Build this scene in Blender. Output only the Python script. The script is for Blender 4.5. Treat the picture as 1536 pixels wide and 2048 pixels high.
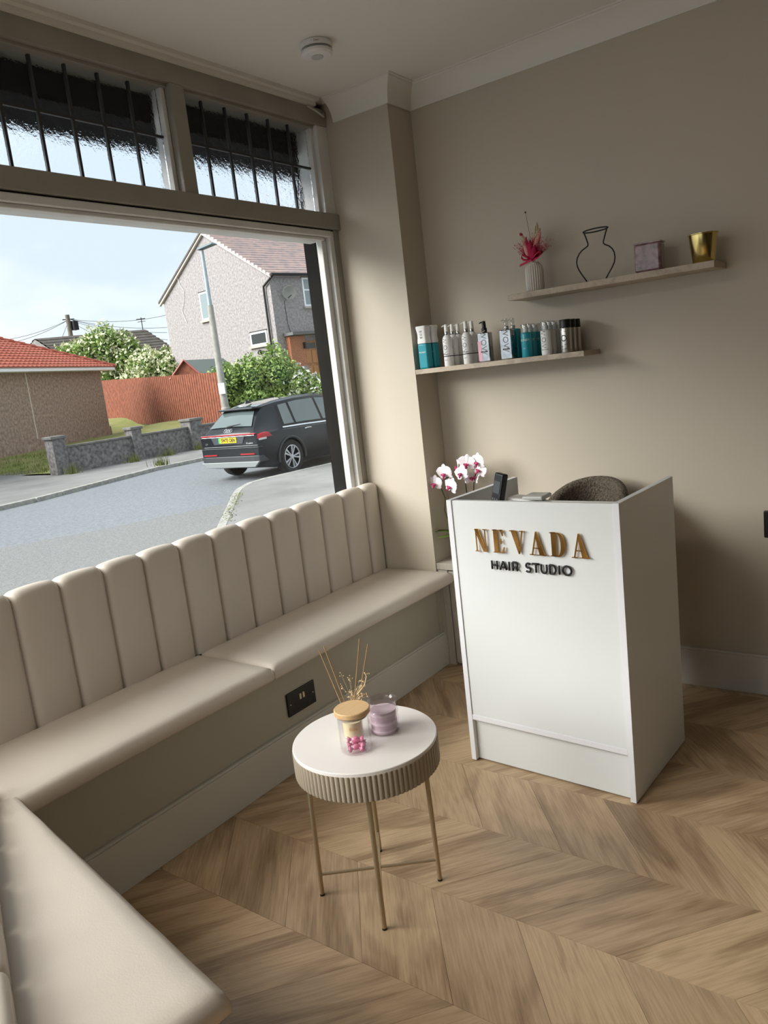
import bpy, bmesh, math, random
import numpy as np
from mathutils import Vector, Matrix, Euler
random.seed(7)
for o in list(bpy.data.objects): bpy.data.objects.remove(o)
S = bpy.context.scene
COL = S.collection

# ------------------------------------------------------------ camera
cd = bpy.data.cameras.new('camera'); cam = bpy.data.objects.new('camera', cd); COL.objects.link(cam)
R0 = (0.5852, -0.8029, -0.1134); R1 = (-0.2103, -0.0152, -0.9775); R2 = (0.7831, 0.5959, -0.1777)
cm = Matrix(((R0[0], -R1[0], -R2[0]), (R0[1], -R1[1], -R2[1]), (R0[2], -R1[2], -R2[2]))).to_4x4()
cm.translation = (0, 0, 1.361); cam.matrix_world = cm
cd.sensor_fit = 'HORIZONTAL'; cd.sensor_width = 36; cd.lens = 36 * 1532.5 / 1536; cd.clip_start = .02; cd.clip_end = 500
S.camera = cam
# ------------------------------------------------------------ sky
W = bpy.data.worlds.new('sky'); S.world = W; W.use_nodes = True
nt = W.node_tree; nt.nodes.clear()
wo = nt.nodes.new('ShaderNodeOutputWorld'); bg = nt.nodes.new('ShaderNodeBackground')
tc = nt.nodes.new('ShaderNodeTexCoord'); mp = nt.nodes.new('ShaderNodeMapping'); mp.inputs['Scale'].default_value = (1.3, 1.3, 3.2)
nz = nt.nodes.new('ShaderNodeTexNoise'); nz.inputs['Scale'].default_value = 1.9; nz.inputs['Detail'].default_value = 5; nz.inputs['Roughness'].default_value = .5
cr = nt.nodes.new('ShaderNodeValToRGB')
cr.color_ramp.elements[0].position = .40; cr.color_ramp.elements[0].color = (.52, .60, .67, 1)
cr.color_ramp.elements[1].position = .60; cr.color_ramp.elements[1].color = (.75, .79, .82, 1)
nt.links.new(tc.outputs['Generated'], mp.inputs[0]); nt.links.new(mp.outputs[0], nz.inputs['Vector'])
nt.links.new(nz.outputs['Fac'], cr.inputs[0]); nt.links.new(cr.outputs[0], bg.inputs[0]); nt.links.new(bg.outputs[0], wo.inputs[0])
SKY = 1.36
bg.inputs[1].default_value = SKY
# ------------------------------------------------------------ exposure
S.view_settings.view_transform = 'Standard'; S.view_settings.look = 'None'
S.cycles.transparent_max_bounces = 24
S.view_settings.exposure = 0.22; S.view_settings.gamma = 1; S.view_settings.use_curve_mapping = False

sun_l = bpy.data.lights.new('overcast_sun', 'SUN'); sun_l.energy = 7.2; sun_l.angle = math.radians(48); sun_l.color = (1, .98, .95)
sun = bpy.data.objects.new('overcast_sun', sun_l); COL.objects.link(sun); sun.rotation_euler = Vector((.80, -.52, -.64)).to_track_quat('-Z', 'Y').to_euler()
def area(name, loc, rot, sx, sy, power, col=(1, 1, 1), portal=False, spread=180):
    l = bpy.data.lights.new(name, 'AREA'); l.shape = 'RECTANGLE'; l.size = sx; l.size_y = sy; l.energy = power; l.color = col
    l.spread = math.radians(spread)
    o = bpy.data.objects.new(name, l); COL.objects.link(o); o.location = loc; o.rotation_euler = rot
    if portal: l.cycles.is_portal = True
    return o
# daylight portals in the window openings (sampling guides only, they emit nothing)
area('daylight_portal', (.60, 2.31, 1.4), (math.radians(-90), 0, 0), 4.3, 1.2, 1, portal=True)
area('daylight_portal', (.60, 2.31, 2.25), (math.radians(-90), 0, 0), 4.3, .36, 1, portal=True)
area('daylight_portal', (-1.74, 1.1, 1.45), (math.radians(-90), 0, math.radians(90)), 1.9, 1.9, 1, portal=True)
# added fill panel, out of view, raising the interior light; frame built below
FILL_PANELS = [(-.80, 1.72, 2.50, 21, .9, .9)]
for (px, py, pz, pw, sx, sy) in FILL_PANELS:
    area('fill_panel_lamp', (px, py, pz), (0, 0, 0), sx, sy, pw, (1, .90, .78))
# ------------------------------------------------------------ materials
MATS = {}
def mat(name, col, rough=.5, metal=0., noise=None, bump=0., bscale=60, spec=.5, trans=0., ior=1.45, emis=None, coords='Object', coat=0., sheen=0., alpha=None):
    if name in MATS: return MATS[name]
    m = bpy.data.materials.new(name); m.use_nodes = True; t = m.node_tree; b = t.nodes['Principled BSDF']
    b.inputs['Base Color'].default_value = (*col, 1); b.inputs['Roughness'].default_value = rough; b.inputs['Metallic'].default_value = metal
    b.inputs['Specular IOR Level'].default_value = spec; b.inputs['Transmission Weight'].default_value = trans; b.inputs['IOR'].default_value = ior
    b.inputs['Coat Weight'].default_value = coat; b.inputs['Sheen Weight'].default_value = sheen
    if emis: b.inputs['Emission Color'].default_value = (*emis[0], 1); b.inputs['Emission Strength'].default_value = emis[1]
    tcn = t.nodes.new('ShaderNodeTexCoord')
    if noise:
        sc, amt = noise[0], noise[1]; c2 = noise[2] if len(noise) > 2 else tuple(max(0, c * (1 - amt)) for c in col)
        n = t.nodes.new('ShaderNodeTexNoise'); n.inputs['Scale'].default_value = sc; n.inputs['Detail'].default_value = 4
        r = t.nodes.new('ShaderNodeValToRGB'); r.color_ramp.elements[0].position = .32; r.color_ramp.elements[1].position = .68
        r.color_ramp.elements[0].color = (*c2, 1); r.color_ramp.elements[1].color = (*col, 1)
        t.links.new(tcn.outputs[coords], n.inputs['Vector']); t.links.new(n.outputs['Fac'], r.inputs[0]); t.links.new(r.outputs[0], b.inputs['Base Color'])
    if bump:
        n = t.nodes.new('ShaderNodeTexNoise'); n.inputs['Scale'].default_value = bscale; n.inputs['Detail'].default_value = 5
        bp = t.nodes.new('ShaderNodeBump'); bp.inputs['Strength'].default_value = bump; bp.inputs['Distance'].default_value = .01
        t.links.new(tcn.outputs[coords], n.inputs['Vector']); t.links.new(n.outputs['Fac'], bp.inputs['Height']); t.links.new(bp.outputs[0], b.inputs['Normal'])
    MATS[name] = m; return m
def thin_glass(name, tint=(1, 1, 1), gloss=.12, rough=.0):
    """clear glass: mostly transparent, reflecting more at grazing angles on either face"""
    m = bpy.data.materials.new(name); m.use_nodes = True; t = m.node_tree; t.nodes.clear()
    o = t.nodes.new('ShaderNodeOutputMaterial'); tr = t.nodes.new('ShaderNodeBsdfTransparent'); g = t.nodes.new('ShaderNodeBsdfGlossy'); mx = t.nodes.new('ShaderNodeMixShader'); lw = t.nodes.new('ShaderNodeLayerWeight')
    lw.inputs[0].default_value = .5; pw = t.nodes.new('ShaderNodeMath'); pw.operation = 'POWER'; pw.inputs[1].default_value = 4.; ma = t.nodes.new('ShaderNodeMath'); ma.operation = 'MULTIPLY_ADD'; ma.inputs[1].default_value = .55; ma.inputs[2].default_value = gloss * .3
    tr.inputs[0].default_value = (*tint, 1); g.inputs['Roughness'].default_value = rough
    t.links.new(lw.outputs['Facing'], pw.inputs[0]); t.links.new(pw.outputs[0], ma.inputs[0]); t.links.new(ma.outputs[0], mx.inputs[0]); t.links.new(tr.outputs[0], mx.inputs[1]); t.links.new(g.outputs[0], mx.inputs[2]); t.links.new(mx.outputs[0], o.inputs[0])
    MATS[name] = m; return m
def wood(name, c1, c2, scale=(1.2, 16, 16), rough=.45, rnd=True, bump=.14, bright=.15):
    m = bpy.data.materials.new(name); m.use_nodes = True; t = m.node_tree; b = t.nodes['Principled BSDF']; b.inputs['Roughness'].default_value = rough
    L = t.links; tcn = t.nodes.new('ShaderNodeTexCoord'); oi = t.nodes.new('ShaderNodeObjectInfo')
    vm = t.nodes.new('ShaderNodeVectorMath'); vm.operation = 'ADD'
    sc = t.nodes.new('ShaderNodeVectorMath'); sc.operation = 'SCALE'; sc.inputs[0].default_value = (7, 13, 5)
    L.new(oi.outputs['Random'], sc.inputs['Scale']); L.new(tcn.outputs['Object'], vm.inputs[0]); L.new(sc.outputs[0], vm.inputs[1])
    mp = t.nodes.new('ShaderNodeMapping'); mp.inputs['Scale'].default_value = scale; L.new(vm.outputs[0], mp.inputs[0])
    # broad cathedral figure plus fine pores
    n0 = t.nodes.new('ShaderNodeTexNoise'); n0.inputs['Scale'].default_value = 1.1; n0.inputs['Detail'].default_value = 3; n0.inputs['Distortion'].default_value = .6; L.new(mp.outputs[0], n0.inputs['Vector'])
    mu = t.nodes.new('ShaderNodeMath'); mu.operation = 'MULTIPLY'; mu.inputs[1].default_value = 14; L.new(n0.outputs['Fac'], mu.inputs[0])
    sn = t.nodes.new('ShaderNodeMath'); sn.operation = 'SINE'; L.new(mu.outputs[0], sn.inputs[0])
    mr = t.nodes.new('ShaderNodeMapRange'); mr.inputs[1].default_value = -1; mr.inputs[2].default_value = 1; L.new(sn.outputs[0], mr.inputs[0])
    mp2 = t.nodes.new('ShaderNodeMapping'); mp2.inputs['Scale'].default_value = (scale[0] * 5, scale[1] * 18, scale[2] * 18); L.new(vm.outputs[0], mp2.inputs[0])
    n1 = t.nodes.new('ShaderNodeTexNoise'); n1.inputs['Scale'].default_value = 1.; n1.inputs['Detail'].default_value = 4; L.new(mp2.outputs[0], n1.inputs['Vector'])
    a1 = t.nodes.new('ShaderNodeMath'); a1.operation = 'MULTIPLY'; a1.inputs[1].default_value = .38; L.new(mr.outputs[0], a1.inputs[0])
    a2 = t.nodes.new('ShaderNodeMath'); a2.operation = 'MULTIPLY_ADD'; a2.inputs[1].default_value = .75; L.new(n1.outputs['Fac'], a2.inputs[0]); L.new(a1.outputs[0], a2.inputs[2])
    cr = t.nodes.new('ShaderNodeValToRGB'); cr.color_ramp.elements[0].position = .30; cr.color_ramp.elements[1].position = .82
    cr.color_ramp.elements[0].color = (*c2, 1); cr.color_ramp.elements[1].color = (*c1, 1); L.new(a2.outputs[0], cr.inputs[0])
    hs = t.nodes.new('ShaderNodeHueSaturation'); mr2 = t.nodes.new('ShaderNodeMapRange'); mr2.inputs[3].default_value = 1 - bright; mr2.inputs[4].default_value = 1 + bright * .6
    L.new(oi.outputs['Random'], mr2.inputs[0])
    if rnd: L.new(mr2.outputs[0], hs.inputs['Value'])
    L.new(cr.outputs[0], hs.inputs['Color']); L.new(hs.outputs[0], b.inputs['Base Color'])
    bp = t.nodes.new('ShaderNodeBump'); bp.inputs['Strength'].default_value = bump; bp.inputs['Distance'].default_value = .004; L.new(a2.outputs[0], bp.inputs['Height']); L.new(bp.outputs[0], b.inputs['Normal'])
    MATS[name] = m; return m

m_wall = mat('wall_paint', (.545, .48, .385), .6, noise=(1.5, .04), bump=.03, bscale=90)
m_ceil = mat('ceiling_paint', (.80, .775, .73), .7, noise=(1.2, .03), bump=.03, bscale=70)
m_corn = mat('cornice_paint', (.74, .71, .65), .6)
m_skirt = mat('skirting_paint', (.60, .575, .51), .35)
m_frame = mat('frame_backlit_shade', (.33, .305, .255), .4, noise=(8, .12), bump=.1, bscale=40)  # frame colour darkened to carry its backlit shade
m_framew = mat('frame_white', (.72, .71, .68), .4, noise=(9, .1))
m_plinth = mat('plinth_paint', (.46, .43, .345), .55, noise=(2, .05))
m_leather = mat('beige_leather', (.665, .595, .515), .42, noise=(3, .06), bump=.05, bscale=300)
m_white = mat('desk_laminate', (.74, .76, .755), .32)
m_edge = mat('desk_edging', (.80, .80, .83), .3)
m_gap = mat('dark_gap', (.02, .018, .015), .8)
m_black = mat('black_plastic', (.008, .008, .009), .35)
m_matblack = mat('matt_black', (.012, .012, .012), .6)
m_brass = mat('polished_brass', (.72, .42, .14), .16, 1., noise=(6, .35))
m_gold = mat('brushed_gold', (.70, .56, .22), .22, 1.)
m_champ = mat('champagne_metal', (.46, .37, .24), .35, .7)
m_tabtop = mat('table_top_white', (.80, .76, .72), .4)
m_flute = mat('fluted_taupe', (.38, .32, .245), .5)
m_shelf = wood('shelf_oak', (.50, .41, .31), (.34, .27, .20), (1.5, 14, 14), .5, False)
m_cab = wood('cabinet_oak', (.52, .47, .40), (.40, .35, .29), (14, 14, 1.5), .5, False)
m_floor = wood('oak_plank', (.52, .37, .225), (.27, .175, .095), (2.0, 10, 10), .42, True)
m_bamboo = wood('bamboo', (.72, .48, .24), (.60, .38, .18), (2, 30, 30), .5, False)
m_glass = thin_glass('window_glass', (.975, .985, .982), .03)
m_jar = thin_glass('jar_glass', (.985, .98, .985), .12)
m_text_glass = mat('textured_glass', (.93, .97, 1), .02, trans=1., ior=1.22, bump=.8, bscale=26)
m_came = mat('lead_came', (.035, .035, .035), .5)
m_plastic_w = mat('white_plastic', (.78, .77, .75), .35)
m_plastic_g = mat('grey_plastic', (.50, .50, .48), .35)
m_teal = mat('teal_plastic', (.015, .27, .33), .3)
m_silver = mat('mirror_silver', (.62, .62, .62), .1, 1., noise=(25, .35))
m_steel = mat('brushed_steel', (.55, .53, .49), .3, .9)
m_clearp = thin_glass('clear_plastic', (.86, .88, .88), .3, .05)
m_ink = mat('ink_black', (.03, .03, .035), .5)
m_inkg = mat('ink_grey', (.22, .22, .22), .5)
m_inkw = mat('ink_white', (.75, .78, .78), .5)
m_pink = mat('pale_pink', (.80, .42, .50), .35)
m_orchid = mat('orchid_petal', (.86, .80, .82), .5, noise=(30, .05))
m_lip = mat('orchid_lip', (.50, .03, .14), .5, noise=(60, .5))
m_stem = mat('dark_stem', (.05, .05, .02), .6)
m_leaf = mat('orchid_leaf', (.09, .15, .025), .4)
m_boucle = mat('boucle', (.20, .165, .12), .95, noise=(130, .5, (.07, .055, .04)), bump=1., bscale=160)
m_wax = mat('lilac_wax', (.80, .70, .73), .5)
m_lilac = thin_glass('lilac_glass', (.94, .90, .93), .2)
m_candy = mat('pink_wrapper', (.70, .10, .26), .25, coat=.6, noise=(60, .3, (.85, .35, .5)))
m_oil = thin_glass('diffuser_oil', (.95, .88, .55), .25)
m_reed = mat('reed', (.42, .25, .11), .7)
m_dried = mat('dried_flower', (.72, .55, .33), .8)
m_fpink = mat('bunny_tail_pink', (.72, .25, .22), .9, noise=(40, .4, (.75, .5, .4)), bump=.6)
m_fcream = mat('dried_cream', (.62, .50, .34), .9, noise=(50, .3))
m_fred = mat('crimson_grass', (.42, .01, .06), .8)
m_ribbon = mat('crimson_ribbon', (.55, .005, .07), .4)
m_ceramic = mat('ribbed_ceramic', (.66, .62, .55), .35)
m_purple = mat('mottled_purple_glass', (.34, .20, .21), .12, noise=(55, .5, (.16, .08, .085)), coat=.7)

# ------------------------------------------------------------ mesh helpers
class MB:
    def __init__(s): s.v = []; s.f = []
    def add(s, vs, fs, M=None):
        n = len(s.v)
        s.v += [tuple((M @ Vector(p)) if M is not None else p) for p in vs]
        s.f += [tuple(i + n for i in f) for f in fs]; return s
    def box(s, x0, x1, y0, y1, z0, z1, M=None):
        return s.add([(x0, y0, z0), (x1, y0, z0), (x1, y1, z0), (x0, y1, z0), (x0, y0, z1), (x1, y0, z1), (x1, y1, z1), (x0, y1, z1)],
                     [(0, 3, 2, 1), (4, 5, 6, 7), (0, 1, 5, 4), (1, 2, 6, 5), (2, 3, 7, 6), (3, 0, 4, 7)], M)
    def prism(s, poly, z0, z1, M=None):
        n = len(poly)
        a = sum(poly[i][0] * poly[(i + 1) % n][1] - poly[(i + 1) % n][0] * poly[i][1] for i in range(n))
        if a < 0: poly = poly[::-1]
        return s.add([(x, y, z0) for x, y in poly] + [(x, y, z1) for x, y in poly],
                     [tuple(range(n))[::-1], tuple(range(n, 2 * n))] + [(i, (i + 1) % n, n + (i + 1) % n, n + i) for i in range(n)], M)
    def lathe(s, prof, seg=32, M=None, rf=None, cap=True):
        vs = []; fs = []
        for (r, z) in prof:
            for k in range(seg):
                a = 2 * math.pi * k / seg; rr = r * (rf(a, z) if rf else 1)
                vs.append((rr * math.cos(a), rr * math.sin(a), z))
        for j in range(len(prof) - 1):
            for k in range(seg):
                fs.append((j * seg + k, j * seg + (k + 1) % seg, (j + 1) * seg + (k + 1) % seg, (j + 1) * seg + k))
        if cap and prof[0][0] > 1e-5: fs.append(tuple(range(seg))[::-1])
        if cap and prof[-1][0] > 1e-5: fs.append(tuple(range((len(prof) - 1) * seg, len(prof) * seg)))
        return s.add(vs, fs, M)
    def tube(s, pts, r, seg=8, closed=False, M=None):
        pts = [Vector(p) for p in pts]; n = len(pts); vs = []; fs = []; up = None
        for i, p in enumerate(pts):
            if closed: d = pts[(i + 1) % n] - pts[i - 1]
            else: d = pts[min(i + 1, n - 1)] - pts[max(i - 1, 0)]
            d.normalize()
            if up is None:
                up = Vector((0, 0, 1)) if abs(d.z) < .9 else Vector((1, 0, 0))
            a = d.cross(up)
            if a.length < 1e-4: up = Vector((0, 1, 0)); a = d.cross(up)
            a.normalize(); b = a.cross(d).normalized(); up = b
            rr = r[i] if isinstance(r, (list, tuple)) else r
            for k in range(seg):
                t = 2 * math.pi * k / seg; vs.append(tuple(p + rr * (a * math.cos(t) + b * math.sin(t))))
        m = n if closed else n - 1
        for i in range(m):
            j = (i + 1) % n
            for k in range(seg): fs.append((i * seg + k, i * seg + (k + 1) % seg, j * seg + (k + 1) % seg, j * seg + k))
        if not closed: fs += [tuple(range(seg))[::-1], tuple(range((n - 1) * seg, n * seg))]
        return s.add(vs, fs, M)
    def grid(s, fn, nu, nv, M=None):
        vs = [fn(i / nu, j / nv) for j in range(nv + 1) for i in range(nu + 1)]
        fs = [(j * (nu + 1) + i, j * (nu + 1) + i + 1, (j + 1) * (nu + 1) + i + 1, (j + 1) * (nu + 1) + i) for j in range(nv) for i in range(nu)]
        return s.add(vs, fs, M)
    def ball(s, c, r, M=None, seg=12, sc=(1, 1, 1)):
        prof = [(max(1e-6, math.sin(math.pi * j / 8)) , -math.cos(math.pi * j / 8)) for j in range(9)]
        T = Matrix.Translation(c) @ Matrix.Diagonal((r * sc[0], r * sc[1], r * sc[2], 1))
        if M is not None: T = M @ T
        return s.lathe(prof, seg, T)
def obj(name, mb, m, parent=None, smooth=False, bevel=0, bseg=2, kind=None, label=None, fix=True):
    me = bpy.data.meshes.new(name); me.from_pydata(mb.v, [], mb.f); me.update()
    if fix:
        b = bmesh.new(); b.from_mesh(me); bmesh.ops.recalc_face_normals(b, faces=b.faces); b.to_mesh(me); b.free()
    o = bpy.data.objects.new(name, me); COL.objects.link(o); me.materials.append(m)
    if smooth:
        me.polygons.foreach_set('use_smooth', [True] * len(me.polygons))
        if smooth != 'all':
            try: me.set_sharp_from_angle(angle=math.radians(smooth if isinstance(smooth, (int, float)) and smooth is not True else 40))
            except Exception: pass
    if bevel:
        md = o.modifiers.new('Bevel', 'BEVEL'); md.width = bevel; md.segments = bseg; md.limit_method = 'ANGLE'; md.angle_limit = math.radians(35)
    if parent: o.parent = parent
    if kind: o['kind'] = kind
    if label: o['label'] = label
    return o
def tag(o, label, cat, group=None, kind=None):
    o['label'] = label; o['category'] = cat
    if group: o['group'] = group
    if kind: o['kind'] = kind
    return o
def thing(name, label, cat, loc=(0, 0, 0), rz=0, group=None, kind=None):
    o = bpy.data.objects.new(name, None); COL.objects.link(o); o.location = loc; o.rotation_euler = (0, 0, rz); o.empty_display_size = .1
    return tag(o, label, cat, group, kind)
def struct(name, mb=None, m=None, **k):
    o = obj(name, mb, m, **k) if mb is not None else bpy.data.objects.new(name, None)
    if mb is None: COL.objects.link(o)
    o['kind'] = 'structure'; return o
def dup(root, loc=None, rz=None, label=None, group=None):
    r = root.copy(); COL.objects.link(r)
    if loc is not None: r.location = loc
    if rz is not None: r.rotation_euler = (0, 0, rz)
    if label: r['label'] = label
    if group: r['group'] = group
    for ch in list(root.children):
        c = ch.copy(); COL.objects.link(c); c.parent = r
        for g in ch.children:
            d = g.copy(); COL.objects.link(d); d.parent = c
    return r
def text_mb(s, size, extrude=.001, offset=0., align='CENTER', spacing=1.):
    cu = bpy.data.curves.new('t', 'FONT'); cu.body = s; cu.size = size; cu.extrude = extrude; cu.offset = offset; cu.align_x = align; cu.align_y = 'CENTER'; cu.space_character = spacing; cu.resolution_u = 3
    o = bpy.data.objects.new('t', cu); me = bpy.data.meshes.new_from_object(o)
    mb = MB(); mb.add([tuple(v.co) for v in me.vertices], [tuple(p.vertices) for p in me.polygons])
    bpy.data.objects.remove(o); bpy.data.curves.remove(cu); bpy.data.meshes.remove(me); return mb
def frame_mat(origin, xdir, ydir):
    x = Vector(xdir).normalized(); y = Vector(ydir).normalized(); z = x.cross(y)
    M = Matrix((x, y, z)).transposed().to_4x4(); M.translation = origin; return M
def place(mb, M): mb.v = [tuple(M @ Vector(p)) for p in mb.v]; return mb

# ============================================================ ROOM SHELL
XW, XP, YP, YG, ZC = 2.996, 2.824, 1.890, 2.23, 2.53
fl = struct('floor', MB().box(-1.8, 3.2, -3.3, 2.33, -.12, -.0045), m_gap)
colw, ph, rise = .2972, .2515, .247
def plank_mesh(sgn):
    th = math.atan2(-sgn * rise, colw); g = .0005; w = colw / 2 - g
    P = [(-w, sgn * rise / 2 - ph / 2 + g), (w, -sgn * rise / 2 - ph / 2 + g), (w, -sgn * rise / 2 + ph / 2 - g), (-w, sgn * rise / 2 + ph / 2 - g)]
    c, s = math.cos(-th), math.sin(-th)
    P = [(x * c - y * s, x * s + y * c) for x, y in P]
    mb = MB().prism(P, -.0045, 0); me = bpy.data.meshes.new('plank'); me.from_pydata(mb.v, [], mb.f); me.materials.append(m_floor); me.update(); return me, th
PM = {1: plank_mesh(1), -1: plank_mesh(-1)}
for k in range(-6, 6):
    sgn = 1 if k % 2 == 0 else -1; x0 = 1.465 + colw * k
    yl = .852 if sgn == 1 else .852 - rise
    for j in range(-10, 11):
        yc = yl - sgn * rise / 2 + ph * j - ph / 2
        if yc < -1.35 or yc > 2.3: continue
        me, th = PM[sgn]; o = bpy.data.objects.new('plank', me); COL.objects.link(o)
        o.location = (x0 + colw / 2, yc, 0); o.rotation_euler = (0, 0, th); o.parent = fl

struct('ceiling', MB().box(-1.8, 3.2, -3.3, 2.40, ZC, ZC + .12), m_ceil)
struct('wall_right', MB().box(XW, XW + .22, -3.3, 2.33, -.1, ZC), m_wall)
struct('wall_pillar', MB().box(XP, XW, YP, 2.33, -.1, ZC), m_wall)
m_walld = mat('low_bounce_wall', (.13, .105, .08), .6)  # unseen walls, made dark to cut light bouncing onto the desk side
struct('wall_back', MB().box(-1.8, XW, -3.3, -3.2, -.1, ZC), m_walld)
struct('wall_left', MB().box(-1.8, -1.7, -3.2, .15, -.1, ZC).box(-1.8, -1.7, 2.05, 2.33, -.1, ZC).box(-1.8, -1.7, .15, 2.05, -.1, .5).box(-1.8, -1.7, .15, 2.05, 2.40, ZC), m_walld)
struct('wall_front', MB().box(-1.8, XP, YG, 2.33, -.1, .78), m_wall)
w2 = struct('window_2')
obj('window_frame', MB().box(-1.78, -1.72, .15, .22, .5, 2.40).box(-1.78, -1.72, 1.98, 2.05, .5, 2.40).box(-1.78, -1.72, 1.07, 1.13, .5, 2.40).box(-1.78, -1.72, .22, 1.98, .5, .57).box(-1.78, -1.72, .22, 1.98, 2.33, 2.40), m_frame, w2)
obj('pane', MB().box(-1.753, -1.747, .22, 1.07, .57, 2.33), m_glass, w2); obj('pane', MB().box(-1.753, -1.747, 1.13, 1.98, .57, 2.33), m_glass, w2)

# cornice : concave cove swept round the wall lines
def sweep(path, prof, side):
    """path: plan points, prof: (offset from wall, z); side +1 = room lies left of travel"""
    n = len(path); P = [Vector(p) for p in path]; vs = []; fs = []
    for i in range(n):
        d0 = (P[i] - P[i - 1]).normalized() if i else None; d1 = (P[i + 1] - P[i]).normalized() if i < n - 1 else None
        if d0 is None: nn = Vector((-d1.y, d1.x)) * side; k = 1
        elif d1 is None: nn = Vector((-d0.y, d0.x)) * side; k = 1
        else:
            a = Vector((-d0.y, d0.x)) * side; b = Vector((-d1.y, d1.x)) * side; nn = (a + b); nn.normalize(); k = 1 / max(.2, nn.dot(a))
        for (o_, z) in prof: q = P[i] + nn * o_ * k; vs.append((q.x, q.y, z))
    m = len(prof)
    for i in range(n - 1):
        for j in range(m): fs.append((i * m + j, i * m + (j + 1) % m, (i + 1) * m + (j + 1) % m, (i + 1) * m + j))
    fs += [tuple(range(m)), tuple(range((n - 1) * m, n * m))[::-1]]
    return MB().add(vs, fs)
cprof = [(0, 2.5299), (0, 2.441), (.010, 2.440), (.013, 2.458), (.020, 2.478), (.032, 2.497), (.048, 2.511), (.060, 2.518), (.062, 2.524), (.069, 2.525), (.070, 2.5299)]
struct('trim_1', sweep([(XW, -3.2), (XW, YP), (XP, YP), (XP, 2.172)], cprof, 1), m_corn, smooth=30)
struct('trim_2', MB().box(-1.7, 2.74, 2.195, 2.235, 2.502, 2.5299).box(-1.7, 2.74, 2.175, 2.2, 2.516, 2.5299), m_corn)
struct('trim_3', MB().tube([(2.70, 2.21, 2.497), (2.72, 2.185, 2.475), (2.75, 2.18, 2.462), (2.79, 2.2, 2.468), (2.805, 2.215, 2.49)], .004, 6), mat('cable_white', (.5, .48, .42), .5), smooth=True)
struct('baseboard_right', MB().box(2.978, XW, -3.2, 1.44, 0, .148).box(2.982, XW, -3.2, 1.44, .148, .156), m_skirt, bevel=.002)
struct('baseboard_front', MB().prism([(.60, 1.872), (2.842, 1.872), (2.842, 1.8876), (.60, 1.8876)], 0, .152).box(.6, 2.842, 1.876, 1.8876, .152, .160), m_skirt, bevel=.0015)

# ============================================================ MAIN WINDOW
w1 = struct('window_1')
XL, XR = -1.62, 2.800
obj('header', MB().box(XL, XP, 2.215, 2.33, 2.436, 2.503).box(XL, 2.75, 2.235, 2.33, 2.424, 2.438), m_frame, w1, bevel=.002)
obj('transom', MB().box(XL, XP, 2.205, 2.33, 2.004, 2.070).box(XL, XP, 2.235, 2.33, 2.070, 2.078), m_frame, w1, bevel=.003)
obj('head_bead', MB().box(XL, 2.765, 2.215, 2.32, 1.972, 1.998).box(XL, 2.735, 2.232, 2.32, 1.958, 1.972), m_framew, w1, bevel=.004, bseg=3)
obj('shadow_gap', MB().box(XL, 2.79, 2.225, 2.32, 1.998, 2.004), m_gap, w1)
obj('jamb', MB().box(2.789, XP, 2.222, 2.33, .78, 2.004), m_frame, w1, bevel=.002)
obj('jamb', MB().box(2.755, XP, 2.222, 2.33, 2.070, 2.436).box(2.738, 2.755, 2.245, 2.33, 2.078, 2.43), m_framew, w1, bevel=.002)
obj('jamb', MB().box(2.758, 2.787, 2.222, 2.30, .82, 1.998), m_framew, w1, bevel=.003)
obj('bead', MB().box(2.727, 2.757, 2.245, 2.275, .84, 1.960), m_framew, w1, bevel=.003)
obj('sill', MB().box(XL, XP, 2.225, 2.36, .78, .82), m_frame, w1, bevel=.003)
obj('mullion', MB().box(1.968, 2.030, 2.215, 2.33, 2.070, 2.436), m_frame, w1, bevel=.003)
obj('glazing_bead', MB().box(1.948, 1.966, 2.245, 2.30, 2.08, 2.43), m_framew, w1, bevel=.002)
obj('jamb', MB().box(XL - .06, XL, 2.222, 2.33, .80, ZC), m_frame, w1)
obj('pane', MB().box(XL, 2.727, 2.262, 2.268, .82, 1.972), m_glass, w1)
# leaded top lights : every textured pane its own piece
def leaded(xa, xb, n):
    step = (xb - xa) / n; came = MB()
    for i in range(n):
        for (z0, z1) in ((2.078, 2.262), (2.268, 2.43)):
            obj('leaded_pane', MB().box(xa + i * step + .003, xa + (i + 1) * step - .003, 2.266, 2.271, z0, z1), m_text_glass, w1)
        if i: obj('came', MB().box(xa + i * step - .0045, xa + i * step + .0045, 2.262, 2.275, 2.076, 2.432), m_came, w1, bevel=.001)
    obj('came', MB().box(xa, xb, 2.263, 2.274, 2.261, 2.269), m_came, w1)
leaded(1.238, 1.948, 6); leaded(2.033, 2.738, 6); leaded(.488, 1.20, 6); leaded(-.262, .45, 6); leaded(-1.012, -.30, 6)
for mx_ in (.45, -.30, -1.05): obj('mullion', MB().box(mx_, mx_ + .038, 2.215, 2.33, 2.070, 2.436), m_frame, w1)
obj('pane', MB().box(XL, -1.05, 2.262, 2.268, 2.078, 2.43), m_glass, w1)
obj('mullion', MB().box(1.20, 1.238, 2.215, 2.33, 2.070, 2.436), m_frame, w1)
# exterior : shop fascia box, black post
struct('trim_4', MB().box(-2.2, 3.4, 2.332, 2.62, 2.330, 3.0), mat('fascia_black', (.004, .004, .005), .9, spec=.1))
struct('trim_5', MB().box(2.830, 2.90, 2.37, 2.44, -.5, 2.330), mat('post_black', (.004, .004, .004), .8, spec=.1))

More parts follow.
